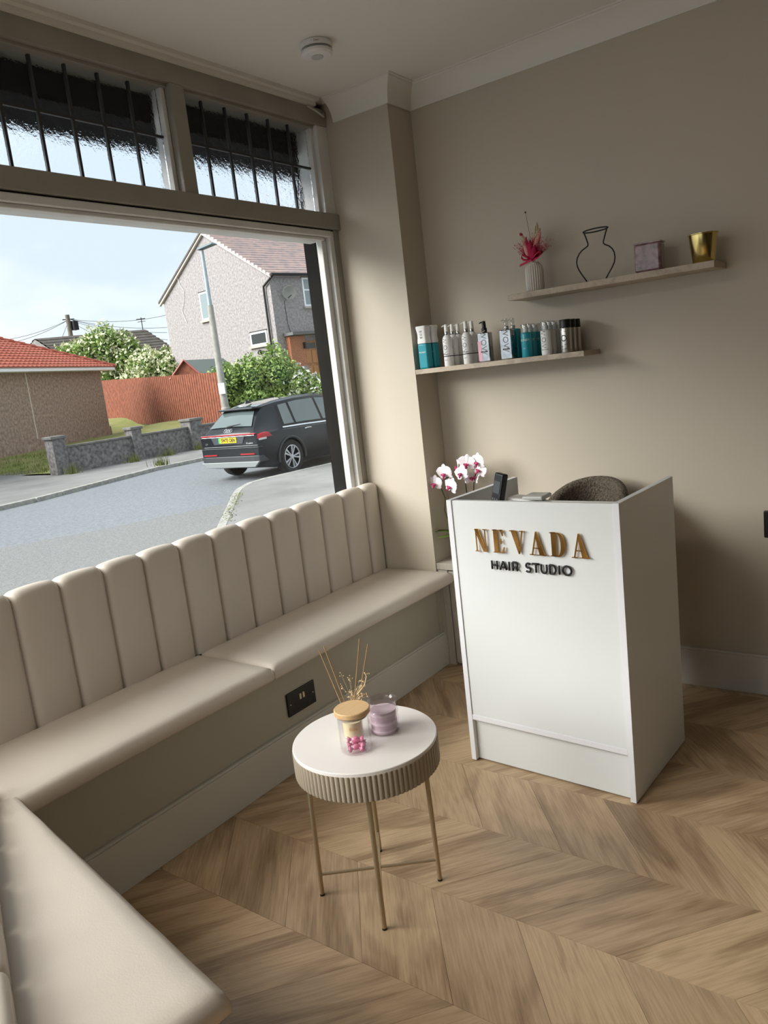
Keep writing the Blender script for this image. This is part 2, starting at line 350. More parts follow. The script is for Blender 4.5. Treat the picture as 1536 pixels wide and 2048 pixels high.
# ============================================================ BANQUETTE
def bilerp(q, u, v):
    a, b, c, d = [Vector(p) for p in q]; return a * (1 - u) * (1 - v) + b * u * (1 - v) + c * u * v + d * (1 - u) * v
def cushion(quad, z0, z1, crown, nu=26, nv=8, r=.022, droop=0., wr=0):
    mb = MB(); L = (Vector(quad[1]) - Vector(quad[0])).length; D = (Vector(quad[3]) - Vector(quad[0])).length
    us = [0, .25 * r / L, r / L] + [r / L + (1 - 2 * r / L) * (i + 1) / nu for i in range(nu - 1)] + [1 - r / L, 1 - .25 * r / L, 1]
    vs_ = [0, .25 * r / D, r / D] + [r / D + (1 - 2 * r / D) * (i + 1) / nv for i in range(nv - 1)] + [1 - r / D, 1 - .25 * r / D, 1]
    nU, nV = len(us), len(vs_); pts = []
    for v in vs_:
        for u in us:
            p = bilerp(quad, u, v); dd = min(u * L, (1 - u) * L, v * D, (1 - v) * D)
            e = 1 - math.sqrt(max(0, 1 - (1 - min(1, dd / r)) ** 2))
            z = z1 - r * e + crown * (1 - (2 * u - 1) ** 4) * (1 - abs(2 * v - 1) ** 3) + wr * math.sin(u * 37 + v * 9) * math.sin(v * 11 + u * 5)
            pts.append((p.x, p.y, z))
    n0 = len(pts); fs = [(j * nU + i, j * nU + i + 1, (j + 1) * nU + i + 1, (j + 1) * nU + i) for j in range(nV - 1) for i in range(nU - 1)]
    ring = [i for i in range(nU)] + [j * nU + nU - 1 for j in range(1, nV)] + [(nV - 1) * nU + i for i in range(nU - 2, -1, -1)] + [j * nU for j in range(nV - 2, 0, -1)]
    c = sum((Vector(p) for p in quad), Vector((0, 0))) / 4
    low = []
    for zz, ins in ((z0 + .008, 0), (z0, .008)):
        lr = []
        for i in ring:
            p = Vector(pts[i][:2]); d = (c - p).normalized() * ins; pts.append((p.x + d.x, p.y + d.y, zz)); lr.append(len(pts) - 1)
        low.append(lr)
    m = len(ring)
    for A, B in ((ring, low[0]), (low[0], low[1])):
        for i in range(m): fs.append((A[i], A[(i + 1) % m], B[(i + 1) % m], B[i]))
    fs.append(tuple(low[1]))
    return mb.add(pts, fs)
bench = thing('window_bench', 'long beige padded banquette with channelled back, built in under the shop window', 'bench', (1.8, 2.05, 0))
def lb(mb, root=None):   # world-space mesh to the local frame of a thing
    root = root or bench; T = root.matrix_basis.inverted(); return place(mb, T)
bpy.context.view_layer.update()
obj('plinth', lb(MB().box(.62, 2.826, 1.8876, 2.225, 0, .405)), m_plinth, bench, label='painted front panel under the seat')
obj('end_stile', lb(MB().box(2.826, 2.846, 1.868, 1.8876, 0, .405).box(2.795, 2.826, 1.884, 1.8876, .16, .405)), m_plinth, bench)
obj('seat_cushion', lb(cushion([(.758, 1.800), (1.664, 1.800), (1.664, 2.172), (.72, 2.172)], .402, .452, .010, wr=.0007)), m_leather, bench, smooth='all')
obj('seat_cushion', lb(cushion([(1.666, 1.800), (2.822, 1.800), (2.822, 2.172), (1.666, 2.172)], .402, .453, .011, wr=.0007)), m_leather, bench, smooth='all')
for q in range(2):   # gathered corner folds where the two cushions meet
    x = 1.659 + q * .013
    obj('corner_fold', lb(MB().ball((x, 1.8035, .424), 1, None, 12, (.0055, .006, .018))), m_leather, bench, smooth='all')
def channel(x0, x1):
    nu, w = 10, x1 - x0; prof = []
    def fn(u, v):
        b = .016 * math.sqrt(max(0, 1 - (2 * u - 1) ** 2)) ** .8
        yf = 2.176 - b; zt = .853 + b * .9; r = .028; x = x0 + u * w
        if v < .5: return (x, yf, .445 + (zt - r - .445) * v / .5)
        t = (v - .5) / .5
        if t < .6: a = t / .6 * math.pi / 2; return (x, yf + r - r * math.cos(a), zt - r + r * math.sin(a))
        t = (t - .6) / .4; return (x, yf + r + (2.228 - yf - r) * t, zt - .008 * t * t)
    mb = MB().grid(fn, nu, 20); n = len(mb.v)
    # close back and bottom
    top = [20 * (nu + 1) + i for i in range(nu + 1)]; mb.v += [(x0, 2.228, .445), (x1, 2.228, .445)]
    mb.f.append(tuple(top[::-1]) + (n, n + 1)); mb.f.append(tuple(range(nu + 1)) + (n + 1, n))
    mb.f.append(tuple(j * (nu + 1) for j in range(21)) + (n,)); mb.f.append(tuple(j * (nu + 1) + nu for j in range(21)) + (n + 1,)); return mb
xs = [2.716 - .1519 * k for k in range(13)]
obj('back_channel', lb(channel(2.717, 2.822)), m_leather, bench, smooth=60)
for x in xs:
    if x - .1519 > .68: obj('back_channel', lb(channel(max(.78, x - .1519 + .001), x - .0)), m_leather, bench, smooth=60)
bench2 = thing('bay_bench', 'wedge-shaped cream bench end with one seat cushion in the bottom left foreground', 'bench', (.55, 1.3, 0), 0)
bpy.context.view_layer.update()
q2 = [(.636, .893), (.800, 1.842), (.72, 1.842), (.33, .913)]
obj('plinth', lb(MB().prism([(.60, .93), (.76, 1.885), (.70, 1.885), (.34, .93)], 0, .405), bench2), m_plinth, bench2)
obj('seat_cushion', lb(cushion([(.636, .893), (.802, 1.850), (.722, 1.862), (.30, .925)], .402, .452, .008, wr=.0012), bench2), m_leather, bench2, smooth='all')
dn = Vector((.135, .312)).normalized(); bn = Vector((-dn.y, dn.x))
b0 = Vector((.40, 1.078)) - dn * .17
for i in range(7):
    A = b0 + dn * .152 * i; B = b0 + dn * (.152 * (i + 1) - .0008)
    P = [A, B, B + bn * .05, A + bn * .05]
    obj('back_channel', lb(MB().prism([tuple(p) for p in P], .40, .51), bench2), m_leather, bench2, bevel=.018, bseg=4, smooth=60)
# socket in the plinth
so = thing('wall_socket', 'black metal double plug socket with two white switches, on the panel under the bench', 'socket', (1.856, 1.8874, .2425))
obj('plate', MB().box(-.073, .073, -.007, 0, -.043, .043), m_black, so, bevel=.002)
for x in (-.012, .005): obj('switch', MB().box(x, x + .009, -.010, -.006, .002, .022), mat('switch_cream', (.75, .66, .45), .4), so, bevel=.001)
for x in (-.060, .060): obj('screw', MB().lathe([(.0025, 0), (.0025, .0015)], 10, Matrix.Translation((x, -.0065, 0)) @ Matrix.Rotation(math.pi / 2, 4, 'X')), m_steel, so)
for cx_ in (-.036, .036):
    obj('pin_holes', MB().box(cx_ - .003, cx_ + .003, -.0074, -.006, -.010, -.002).box(cx_ - .015, cx_ - .008, -.0074, -.006, -.030, -.026).box(cx_ + .008, cx_ + .015, -.0074, -.006, -.030, -.026), m_gap, so)

# ============================================================ RECEPTION DESK
DL, DD, DH = .588, .440, .927
desk = thing('reception_desk', 'small white reception desk with brass and black lettering on its front', 'desk', (2.102, 1.339, 0), math.radians(-2.92))
# local frame: +x into the room corner (depth), -y along the front
obj('side_panel', MB().box(0, DD, -.019, 0, .004, DH), m_white, desk, bevel=.0012)
obj('side_panel', MB().box(0, DD, -DL, -DL + .019, .004, DH), m_white, desk, bevel=.0012)
obj('edge_strip', MB().box(-.001, .0, -.0185, -.0005, .004, DH).box(0, DD, -.0185, -.0005, DH, DH + .0008), m_edge, desk)
obj('edge_strip', MB().box(-.001, .0, -DL + .0005, -DL + .0185, .004, DH).box(0, DD, -DL + .0005, -DL + .0185, DH, DH + .0008), m_edge, desk)
obj('front_panel', MB().box(.003, .021, -DL + .0198, -.0198, .175, DH - .001), m_white, desk, bevel=.0008)
obj('bottom_rail', MB().box(0, .30, -DL + .0195, -.0195, .156, .1745), m_edge, desk, bevel=.0008)
obj('kick_panel', MB().box(.018, .036, -DL + .0195, -.0195, .005, .156), m_white, desk)
obj('worktop', MB().box(.022, DD - .02, -DL + .0195, -.0195, .825, .845), m_white, desk)
for (x, y) in ((.012, -.0095), (.012, -DL + .0095), (DD - .02, -.0095), (DD - .02, -DL + .0095)):
    obj('foot', MB().lathe([(.008, 0), (.008, .004)], 12, Matrix.Translation((x, y, 0))), m_matblack, desk)
# lettering : local drawing plane x -> along the desk front (world -y), y -> up
def on_front(mb, s0, z0, off): return place(mb, Matrix(((0, 0, -1, .003 - off), (-1, 0, 0, -s0), (0, 1, 0, z0), (0, 0, 0, 1))))
def poly_letter(polys, w, s0):
    mb = MB(); h = .0745
    for p in polys: mb.prism([(x * w, y * h) for x, y in p], 0, .0045)
    return obj('letter', on_front(mb, s0, .7625, .006), m_brass, desk, label='brass letter')
sf = .035   # serif thickness
N_ = [[(.0, 1), (.30, 1), (.98, 0), (.80, 0), (.78, .0), (.10, 1)], [(.10, .03), (.155, .03), (.155, .97), (.10, .97)], [(.83, .03), (.89, .03), (.89, .97), (.83, .97)], [(0, 0), (.28, 0), (.28, sf), (0, sf)], [(.70, 1 - sf), (1.02, 1 - sf), (1.02, 1), (.70, 1)]]
N_[0] = [(.04, 1), (.34, 1), (.89, .0), (.84, 0), (.66, 0)]
E_ = [[(.10, 0), (.42, 0), (.42, 1), (.10, 1)], [(0, 0), (.95, 0), (.95, sf), (0, sf)], [(0, 1 - sf), (.92, 1 - sf), (.92, 1), (0, 1)], [(.42, .485), (.72, .485), (.72, .515), (.42, .515)], [(.70, .38), (.76, .38), (.76, .62), (.70, .62)], [(.92, 0), (1., .26), (.93, .26), (.74, .03), (.74, 0)], [(.86, 1), (.93, 1), (.93, .74), (.87, .74), (.70, .97), (.70, 1)]]
V_ = [[(.08, 1), (.40, 1), (.68, .16), (.575, 0), (.53, 0)], [(.53, 0), (.60, 0), (.90, 1), (.82, 1), (.60, .18)], [(-.03, 1 - sf), (.48, 1 - sf), (.48, 1), (-.03, 1)], [(.68, 1 - sf), (1.03, 1 - sf), (1.03, 1), (.68, 1)]]
A_ = [[(.42, 1), (.50, 1), (.93, .03), (.60, .03), (.40, .80)], [(.42, 1), (.46, .86), (.17, .02), (.10, .02)], [(.20, .28), (.68, .28), (.66, .315), (.21, .315)], [(-.03, 0), (.32, 0), (.32, sf), (-.03, sf)], [(.48, 0), (1.05, 0), (1.05, sf), (.48, sf)]]
D_ = [[(.10, 0), (.40, 0), (.40, 1), (.10, 1)], [(0, 0), (.50, 0), (.50, sf), (0, sf)], [(0, 1 - sf), (.50, 1 - sf), (.50, 1), (0, 1)]]
for j in range(14):
    a0 = -math.pi / 2 + math.pi * j / 14; a1 = a0 + math.pi / 14
    def ou(a): return (.48 + .52 * math.cos(a) ** .8 if math.cos(a) > 0 else .48, .5 + .5 * math.sin(a))
    def inn(a): return (.48 + .24 * math.cos(a) if math.cos(a) > 0 else .48, .5 + .465 * math.sin(a))
    D_.append([inn(a0), ou(a0), ou(a1), inn(a1)])
for P_, w, s0 in ((N_, .046, .1015), (E_, .041, .169), (V_, .050, .233), (A_, .0525, .2995), (D_, .049, .3685), (A_, .0525, .4385)): poly_letter(P_, w, s0)
# bold rounded sans letters
def sans(ch, s0, w, h=.0275):
    mb = MB(); r = .0033; ex = Matrix.Diagonal((1, 1, .9, 1))
    def st(pts, closed=False): mb.tube([(x * w, y * h, .003) for x, y in pts], r, 8, closed)
    arc = lambda cx, cy, rx, ry, a0, a1, n=10: [(cx + rx * math.cos(math.radians(a0 + (a1 - a0) * i / n)), cy + ry * math.sin(math.radians(a0 + (a1 - a0) * i / n))) for i in range(n + 1)]
    if ch == 'H': st([(0, 0), (0, 1)]); st([(1, 0), (1, 1)]); st([(0, .5), (1, .5)])
    if ch == 'A': st([(0, 0), (.5, 1)]); st([(1, 0), (.5, 1)]); st([(.2, .3), (.8, .3)])
    if ch == 'I': st([(0, 0), (0, 1)])
    if ch == 'R': st([(0, 0), (0, 1)]); st([(0, 1), (.45, 1)] + arc(.55, .70, .42, .30, 90, -90) + [(0, .40)]); st([(.5, .4), (1, 0)])
    if ch == 'S': st(arc(.52, .74, .42, .26, 30, 270) + arc(.48, .25, .46, .25, 90, -150))
    if ch == 'T': st([(-.05, 1), (1.05, 1)]); st([(.5, 1), (.5, 0)])
    if ch == 'U': st([(0, 1), (0, .45)] + arc(.5, .42, .5, .42, 180, 360) + [(1, .45), (1, 1)])
    if ch == 'D': st([(0, 0), (0, 1)]); st([(0, 1), (.4, 1)] + arc(.42, .5, .56, .5, 90, -90) + [(0, 0)])
    if ch == 'O': st(arc(.5, .5, .56, .5, 0, 342, 19), True)
    return obj('letter', on_front(mb, s0, .7065, .004), m_matblack, desk, smooth='all', label='black letter')
for ch, s0, w in (('H', .157, .0185), ('A', .1865, .023), ('I', .220, .01), ('R', .2335, .0165), ('S', .278, .018), ('T', .303, .021), ('U', .3315, .019), ('D', .3605, .020), ('I', .392, .01), ('O', .4045, .025)): sans(ch, s0, w)
# phone, terminal
DM = desk.matrix_basis if False else Matrix.Translation((2.102, 1.339, 0)) @ Matrix.Rotation(math.radians(-2.92), 4, 'Z')
def dpos(d, s, z): v = DM @ Vector((d, -s, z)); return tuple(v)
ph = thing('cordless_phone', 'black cordless phone standing upright in its cradle on the desk', 'phone', dpos(.085, .130, .845), math.radians(-20))
T = Matrix.Translation((.0, 0, .012)) @ Matrix.Rotation(math.radians(9), 4, 'Y') @ Matrix.Rotation(math.radians(9), 4, 'X')
obj('cradle', MB().box(-.035, .035, -.035, .035, 0, .022), m_black, ph, bevel=.006, bseg=3)
obj('handset', place(MB().box(-.012, .013, -.0215, .0215, 0, .146), T), m_black, ph, bevel=.006, bseg=3)
obj('screen', place(MB().box(-.0135, -.0125, -.015, .015, .080, .120), T), mat('lcd_grey', (.06, .07, .07), .2), ph)
kp = MB()
for i in range(4):
    for j in range(3): kp.box(-.0145, -.0125, -.014 + j * .010, -.007 + j * .010, .020 + i * .012, .028 + i * .012)
obj('keypad', place(kp, T), mat('key_grey', (.10, .10, .10), .4), ph)
te = thing('card_terminal', 'light grey card payment terminal lying beside the phone', 'card terminal', dpos(.15, .215, .845), math.radians(0))
obj('body', MB().add([(-.04, .052, 0), (.04, .052, 0), (.04, -.075, 0), (-.04, -.075, 0), (-.04, .052, .074), (.04, .052, .07), (.04, -.02, .062), (-.04, -.02, .066), (-.04, -.075, .045), (.04, -.075, .045)],
    [(0, 1, 2, 3), (4, 7, 6, 5), (7, 8, 9, 6), (0, 4, 5, 1), (3, 2, 9, 8), (0, 3, 8, 7, 4), (1, 5, 6, 9, 2)]), m_plastic_w, te, bevel=.006, bseg=3, smooth=50)
obj('paper_lid', MB().box(-.038, .038, -.072, -.0, .062, .076), m_plastic_g, te, bevel=.005, bseg=3)
obj('button', MB().box(-.0445, -.039, .018, .036, .050, .057), m_matblack, te)

# chair
ch_ = thing('boucle_chair', 'brown boucle tub chair tucked behind the reception desk', 'chair', (2.70, 1.13, 0))
def shell(u, v):
    a = math.radians(-100 + 200 * u); r = .205
    base = .46 + v * (.862 - .46 - .10 * abs(2 * u - 1) ** 2.6)
    if v > .8: base = .46 + v * (.862 - .46 - .10 * abs(2 * u - 1) ** 2.6)
    return (.02 + r * math.cos(a) * (1.0 + .08 * v), r * math.sin(a) * (.92 - .14 * v * v), base)
mbs = MB().grid(shell, 24, 10)
bk = obj('backrest', mbs, m_boucle, ch_, smooth='all', fix=False); sd_ = bk.modifiers.new('Solidify', 'SOLIDIFY'); sd_.thickness = .045; sd_.offset = -1; sb_ = bk.modifiers.new('Bevel', 'BEVEL'); sb_.width = .02; sb_.segments = 4; sb_.limit_method = 'ANGLE'; sb_.angle_limit = 1.0
obj('seat', MB().lathe([(.001, .40), (.15, .40), (.17, .415), (.17, .455), (.15, .475), (.001, .48)], 28), m_boucle, ch_, smooth='all')
for a in range(4):
    t = math.radians(45 + 90 * a); obj('leg', MB().tube([(.11 * math.cos(t), .11 * math.sin(t), .41), (.15 * math.cos(t), .15 * math.sin(t), .0)], [.013, .009], 10), m_matblack, ch_, smooth=True)

# ============================================================ CABINET IN ALCOVE
cab = thing('alcove_cabinet', 'low pale oak cabinet built into the alcove behind the desk', 'cabinet', (2.84, 1.66, 0))
obj('body', MB().box(.012, .155, -.22, .226, 0, .455), m_cab, cab)
obj('top', MB().box(-.012, .155, -.225, .228, .455, .485), m_cab, cab, bevel=.001)
obj('stile', MB().box(-.008, .012, .176, .226, 0, .453), m_cab, cab)
dr = obj('door', MB().box(-.008, .010, -.22, .171, .012, .448), m_cab, cab, bevel=.001)
obj('handle', MB().tube([(-.008, -.10, .33), (-.03, -.10, .33), (-.03, -.10, .23), (-.008, -.10, .23)], .004, 8), m_matblack, dr, smooth=True)

# ============================================================ SHELVES
s1 = tag(obj('wall_shelf', MB().box(XP, XW, 1.124, 1.888, 1.337, 1.357), m_shelf, bevel=.0008), 'lower floating oak shelf, full of hair product bottles', 'shelf')
s2 = tag(obj('wall_shelf', MB().box(XP, XW, .652, 1.420, 1.582, 1.604), m_shelf, bevel=.0008), 'upper floating oak shelf with vases and a gold pot', 'shelf')

# ---- hair products
ZS = 1.357
def wrap_text(s, size, r, ang=0, z=0, vertical=True, off=.0004):
    """flat lettering bent round a bottle; front faces -x"""
    t = text_mb(s, size, .0003); out = []
    for (x, y, zz) in t.v:
        if vertical: x, y = -y, x
        a = x / r; rr = r + off + max(0, zz)
        out.append((-rr * math.cos(a), -rr * math.sin(a), z + y))
    t.v = out; return t
def rbox(hx, hy, z0, z1, M=None): return MB().box(-hx, hx, -hy, hy, z0, z1)
def pump(root, z, m=None, h=.030, clear=False, nozzle=True):
    mm = m or m_plastic_w
    obj('pump_head', MB().lathe([(.0085, z), (.0085, z + h * .6), (.0075, z + h * .65), (.0075, z + h), (.001, z + h + .001)], 16), mm, root, smooth=40)
    if nozzle: obj('nozzle', MB().tube([(0, 0, z + h * .8), (-.006, .010, z + h * .82), (-.008, .017, z + h * .70)], [.003, .0028, .002], 8), mm, root, smooth=True)
def p_teal(root):
    def sq(u, v, z0, z1, hw): pass
    obj('bottle', rbox(.022, .0235, 0, .108), m_teal, root, bevel=.007, bseg=3, smooth=40)
    capm = MB(); n = 16
    prof = [(.0225, .108), (.0232, .116), (.0212, .135), (.0215, .150), (.0245, .170), (.0255, .1785), (.0235, .1815)]
    vs = []; fs = []
    for (r, z) in prof:
        for k in range(n):
            a = 2 * math.pi * (k + .5) / n; c, s_ = math.cos(a), math.sin(a); p = .35
            vs.append((r * math.copysign(abs(c) ** p, c), r * math.copysign(abs(s_) ** p, s_) * 1.05, z))
    for j in range(len(prof) - 1):
        for k in range(n): fs.append((j * n + k, j * n + (k + 1) % n, (j + 1) * n + (k + 1) % n, (j + 1) * n + k))
    fs += [tuple(range(n))[::-1], tuple(range((len(prof) - 1) * n, len(prof) * n))]
    obj('cap', capm.add(vs, fs), m_plastic_w, root, smooth=40)
    t = text_mb('W\nO\nW', .013, .0003); obj('lettering', place(t, Matrix(((0, 0, -1, -.0232), (-1, 0, 0, 0), (0, 1, 0, .145), (0, 0, 0, 1)))), m_inkg, root)
    t = text_mb('MONEY', .010, .0003); obj('lettering', place(t, Matrix(((0, 0, -1, -.0224), (-1, 0, 0, 0), (0, 1, 0, .070), (0, 0, 0, 1)))), m_inkw, root)
def p_white(root):
    obj('bottle', MB().lathe([(.001, 0), (.019, .0), (.0205, .003), (.0205, .108), (.019, .118), (.013, .127), (.009, .130), (.001, .1305)], 28), m_plastic_w, root, smooth=40)
    obj('collar', MB().lathe([(.0095, .130), (.0098, .131), (.0098, .143), (.009, .144)], 20), m_silver, root, smooth=40)
    pump(root, .144)
    obj('lettering', wrap_text('WOW', .026, .0205, z=.078), m_inkg, root)
    obj('label_band', MB().lathe([(.0207, .040), (.0209, .0402), (.0209, .0435), (.0207, .0437)], 28), m_ink, root)
    obj('lettering', wrap_text('COLOR WOW', .0048, .0205, z=.050, vertical=False), m_ink, root); obj('lettering', wrap_text('leave-in', .0045, .0205, z=.026, vertical=False), m_ink, root)
def p_silver(root, body=m_silver, head='black', pinkside=False):
    obj('bottle', rbox(.0165, .027, 0, .118), body, root, bevel=.004, bseg=2, smooth=40)
    if pinkside: obj('label_panel', MB().box(-.0171, -.0168, .010, .0265, .006, .085), m_pink, root)
    t = text_mb('WOW', .034, .0003); obj('lettering', place(t, Matrix(((0, 0, -1, -.0171), (0, -1, 0, 0), (-1, 0, 0, .078), (0, 0, 0, 1)))), m_inkg, root)
    obj('label_band', MB().box(-.0173, -.0168, -.016, .014, .038, .044), m_ink, root)
    if head == 'black':
        obj('collar', MB().lathe([(.011, .118), (.011, .136), (.008, .138)], 16), m_black, root, smooth=40); pump(root, .138, m_black, .026)
    else:
        obj('collar', MB().lathe([(.010, .118), (.010, .130), (.008, .132)], 16), m_steel, root, smooth=40)
        pump(root, .132, m_clearp, .030)
def p_mousse(root, body=m_teal, word='MONEY', inkm=None):
    obj('bottle', MB().lathe([(.001, 0), (.0195, 0), (.021, .003), (.021, .088), (.019, .094), (.012, .097), (.001, .0975)], 28), body, root, smooth=40)
    obj('pump_head', MB().lathe([(.010, .097), (.011, .103), (.011, .112), (.007, .114), (.007, .122), (.001, .1225)], 20), m_plastic_w, root, smooth=40)
    obj('overcap', MB().lathe([(.0195, .096), (.0192, .124), (.018, .1285), (.001, .129)], 24), m_clearp, root, smooth=40)
    if word == 'WOW': obj('lettering', wrap_text('WOW', .026, .021, z=.058), m_inkg, root); obj('lettering', wrap_text('COLOR WOW', .0046, .021, z=.020, vertical=False), m_ink, root)
    else: obj('lettering', wrap_text('MONEY', .0125, .021, z=.066, vertical=False), m_inkw, root); obj('lettering', wrap_text('mist', .006, .021, z=.035, vertical=False), m_inkw, root)
def p_can(root):
    obj('can', MB().lathe([(.001, 0), (.020, 0), (.0215, .004), (.0215, .090), (.0205, .093), (.001, .0935)], 28), m_steel, root, smooth=40)
    obj('cap', MB().lathe([(.021, .0925), (.0217, .093), (.0217, .122), (.0205, .1245), (.001, .125)], 28), m_black, root, smooth=40)
    obj('lettering', wrap_text('WOW', .034, .0215, z=.055), m_ink, root); obj('lettering', wrap_text('style on steroids', .0036, .0215, z=.014, vertical=False), m_ink, root)
ordn = {2: ['front', 'back'], 1: ['only'], 3: ['front', 'middle', 'rear'], 4: ['front', 'second', 'third', 'rearmost']}
def row(fn, name, y, n, x0, dx, descr, cat, dy=0):
    root = None
    for i in range(n):
        w = ordn[n][i]
        lab = descr if n == 1 else '%s one of the %s' % (w, descr)
        if root is None: root = thing(name, lab, cat, (x0, y, ZS), 0, 'hair products on the lower shelf'); fn(root)
        else: dup(root, (x0 + dx * i, y + dy * i, ZS), None, lab)
row(p_teal, 'shampoo_bottle', 1.846, 2, 2.852, .050, 'two teal bottles with tall white caps', 'bottle', -.006)
row(p_white, 'pump_bottle', 1.733, 3, 2.856, .048, 'three white pump bottles next to the teal bottles', 'bottle')
row(p_white, 'pump_bottle', 1.636, 2, 2.852, .050, 'two white pump bottles just left of the black-topped silver spray', 'bottle')
row(lambda r: p_silver(r, m_silver, 'black', True), 'spray_bottle', 1.552, 1, 2.855, .04, 'flat mirror-silver spray bottle with black pump and pink side', 'bottle')
row(lambda r: p_silver(r, m_silver, 'clear'), 'pump_bottle', 1.452, 1, 2.855, .04, 'wide silver bottle with clear pump in front of the teal-sided one', 'bottle')
row(lambda r: p_silver(r, m_teal, 'clear'), 'pump_bottle', 1.448, 1, 2.905, .04, 'teal flat pump bottle standing behind the wide silver bottle', 'bottle')
row(lambda r: p_mousse(r), 'mousse_bottle', 1.366, 3, 2.850, .046, 'three short teal bottles with clear overcaps', 'bottle')
row(lambda r: p_mousse(r, m_plastic_w, 'WOW'), 'mousse_bottle', 1.282, 3, 2.850, .046, 'three short white bottles beside the black-capped cans', 'bottle')
row(p_can, 'spray_can', 1.200, 3, 2.850, .046, 'three silver cans with black caps', 'can')

# ---- upper shelf items
ZU = 1.604
va = thing('ribbed_vase', 'cream ribbed ceramic bud vase at the left of the upper shelf', 'vase', (2.90, 1.334, ZU))
obj('body', MB().lathe([(.001, 0), (.028, 0), (.033, .006), (.034, .020), (.034, .085), (.031, .098), (.022, .108), (.021, .112), (.018, .112), (.018, .10), (.001, .098)], 168, None, lambda a, z: 1 + (.06 * math.cos(24 * a) if .004 < z < .10 else 0)), m_ceramic, va, smooth='all')
fb = thing('dried_bouquet', 'crimson and pink dried flower bunch with a ribbon in the ribbed vase', 'dried flowers', (2.90, 1.334, ZU + .100))
def fp(y, z, x=0): return (x, y - 1.334, z - ZU - .100)
obj('stems', MB().tube([fp(1.334, 1.71), fp(1.338, 1.80), fp(1.351, 1.905)], .0007, 5).tube([fp(1.334, 1.71), fp(1.325, 1.78), fp(1.314, 1.85)], .001, 5).tube([fp(1.334, 1.71), fp(1.35, 1.78), fp(1.378, 1.826)], .001, 5).tube([fp(1.334, 1.70), fp(1.31, 1.78)], .001, 5), m_stem, fb)
obj('seed_head', MB().ball(fp(1.352, 1.908), .0035), m_stem, fb, smooth='all')
def plume(p0, p1, r, m, name='plume', seed=1):
    mb = MB(); P0, P1 = Vector(p0), Vector(p1); n = 8
    pts = [P0.lerp(P1, i / n) for i in range(n + 1)]; mb.tube(pts, [r * (.25 + math.sin(math.pi * min(1, (i / n) * .9 + .1)) * .8) for i in range(n + 1)], 10)
    rnd = random.Random(seed)
    for i in range(60):
        t = rnd.random(); c = P0.lerp(P1, t); d = Vector((rnd.uniform(-1, 1), rnd.uniform(-1, 1), rnd.uniform(.0, 1.2))).normalized(); l = r * rnd.uniform(1., 1.9)
        a = c + d * l; s_ = Vector((.0006, .0006, 0)); mb.add([tuple(c - s_), tuple(c + s_), tuple(a)], [(0, 1, 2)])
    return obj(name, mb, m, fb, smooth='all', fix=False)
plume(fp(1.345, 1.77), fp(1.380, 1.832), .008, m_fcream, seed=2); plume(fp(1.372, 1.826), fp(1.383, 1.834), .006, m_fred, seed=12)
plume(fp(1.334, 1.76), fp(1.312, 1.832, .01), .010, m_fpink, seed=3); plume(fp(1.325, 1.76, -.01), fp(1.295, 1.825, 0), .010, m_fpink, seed=4)
plume(fp(1.318, 1.80, .01), fp(1.312, 1.862, .01), .009, m_fcream, seed=5); plume(fp(1.320, 1.80), fp(1.300, 1.84, .01), .009, m_fcream, seed=15)
plume(fp(1.334, 1.725, -.012), fp(1.336, 1.80, -.012), .012, m_fred, seed=21); plume(fp(1.33, 1.725, -.015), fp(1.315, 1.78, -.015), .011, m_fred, seed=22); plume(fp(1.34, 1.73, -.012), fp(1.352, 1.815, -.012), .006, m_fred, seed=23)
plume(fp(1.35, 1.74, -.01), fp(1.360, 1.80, -.01), .009, m_fpink, seed=6)
mbg = MB(); rnd = random.Random(4)
for i in range(280):
    a = rnd.uniform(-1.15, 1.1) ; L = rnd.uniform(.05, .115); b = rnd.uniform(-.5, .5)
    d = Vector((b * .6, math.sin(a) * .8, math.cos(a))).normalized(); p0 = Vector(fp(1.334, 1.722)); p1 = p0 + d * L
    s_ = Vector((.0014, .002, .0)); mbg.add([tuple(p0 - s_), tuple(p0 + s_), tuple(p1)], [(0, 1, 2)])
    for q in range(3): e = p0.lerp(p1, rnd.uniform(.4, 1)); f_ = e + Vector((rnd.uniform(-1, 1), rnd.uniform(-1, 1), rnd.uniform(-.3, 1))) * .008; mbg.add([tuple(e - s_), tuple(e + s_), tuple(f_)], [(0, 1, 2)])
obj('grass_spray', mbg, m_fred, fb, fix=False, kind='stuff')
def loop_rib(sgn):
    pts = [fp(1.334, 1.726, -.02), fp(1.334 + sgn * .020, 1.742, -.024), fp(1.334 + sgn * .036, 1.752, -.02), fp(1.334 + sgn * .042, 1.742, -.02), fp(1.334 + sgn * .030, 1.730, -.024), fp(1.334, 1.724, -.02)]
    mb = MB(); vs = []; n = len(pts)
    for p in pts: vs += [(p[0], p[1], p[2] - .004), (p[0] + .004, p[1], p[2] + .004)]
    return mb.add(vs, [(2 * i, 2 * i + 1, 2 * i + 3, 2 * i + 2) for i in range(n - 1)])
for sgn in (1, -1):
    o = obj('bow_loop', loop_rib(sgn), m_ribbon, fb, smooth='all', fix=False); o.modifiers.new('Solidify', 'SOLIDIFY').thickness = .0015
o = obj('ribbon_tail', MB().add([fp(1.334, 1.728, -.022), fp(1.330, 1.720, -.022), fp(1.380, 1.706, -.03), fp(1.376, 1.716, -.03)], [(0, 1, 2, 3)]), m_ribbon, fb, fix=False); o.modifiers.new('Solidify', 'SOLIDIFY').thickness = .0015
wv = thing('wire_vase', 'flat vase outline bent from black wire on the upper shelf', 'ornament', (2.90, 1.083, ZU))
def wp(L): return [(0, y - 1.083, z - ZU + .0015) for y, z in L]
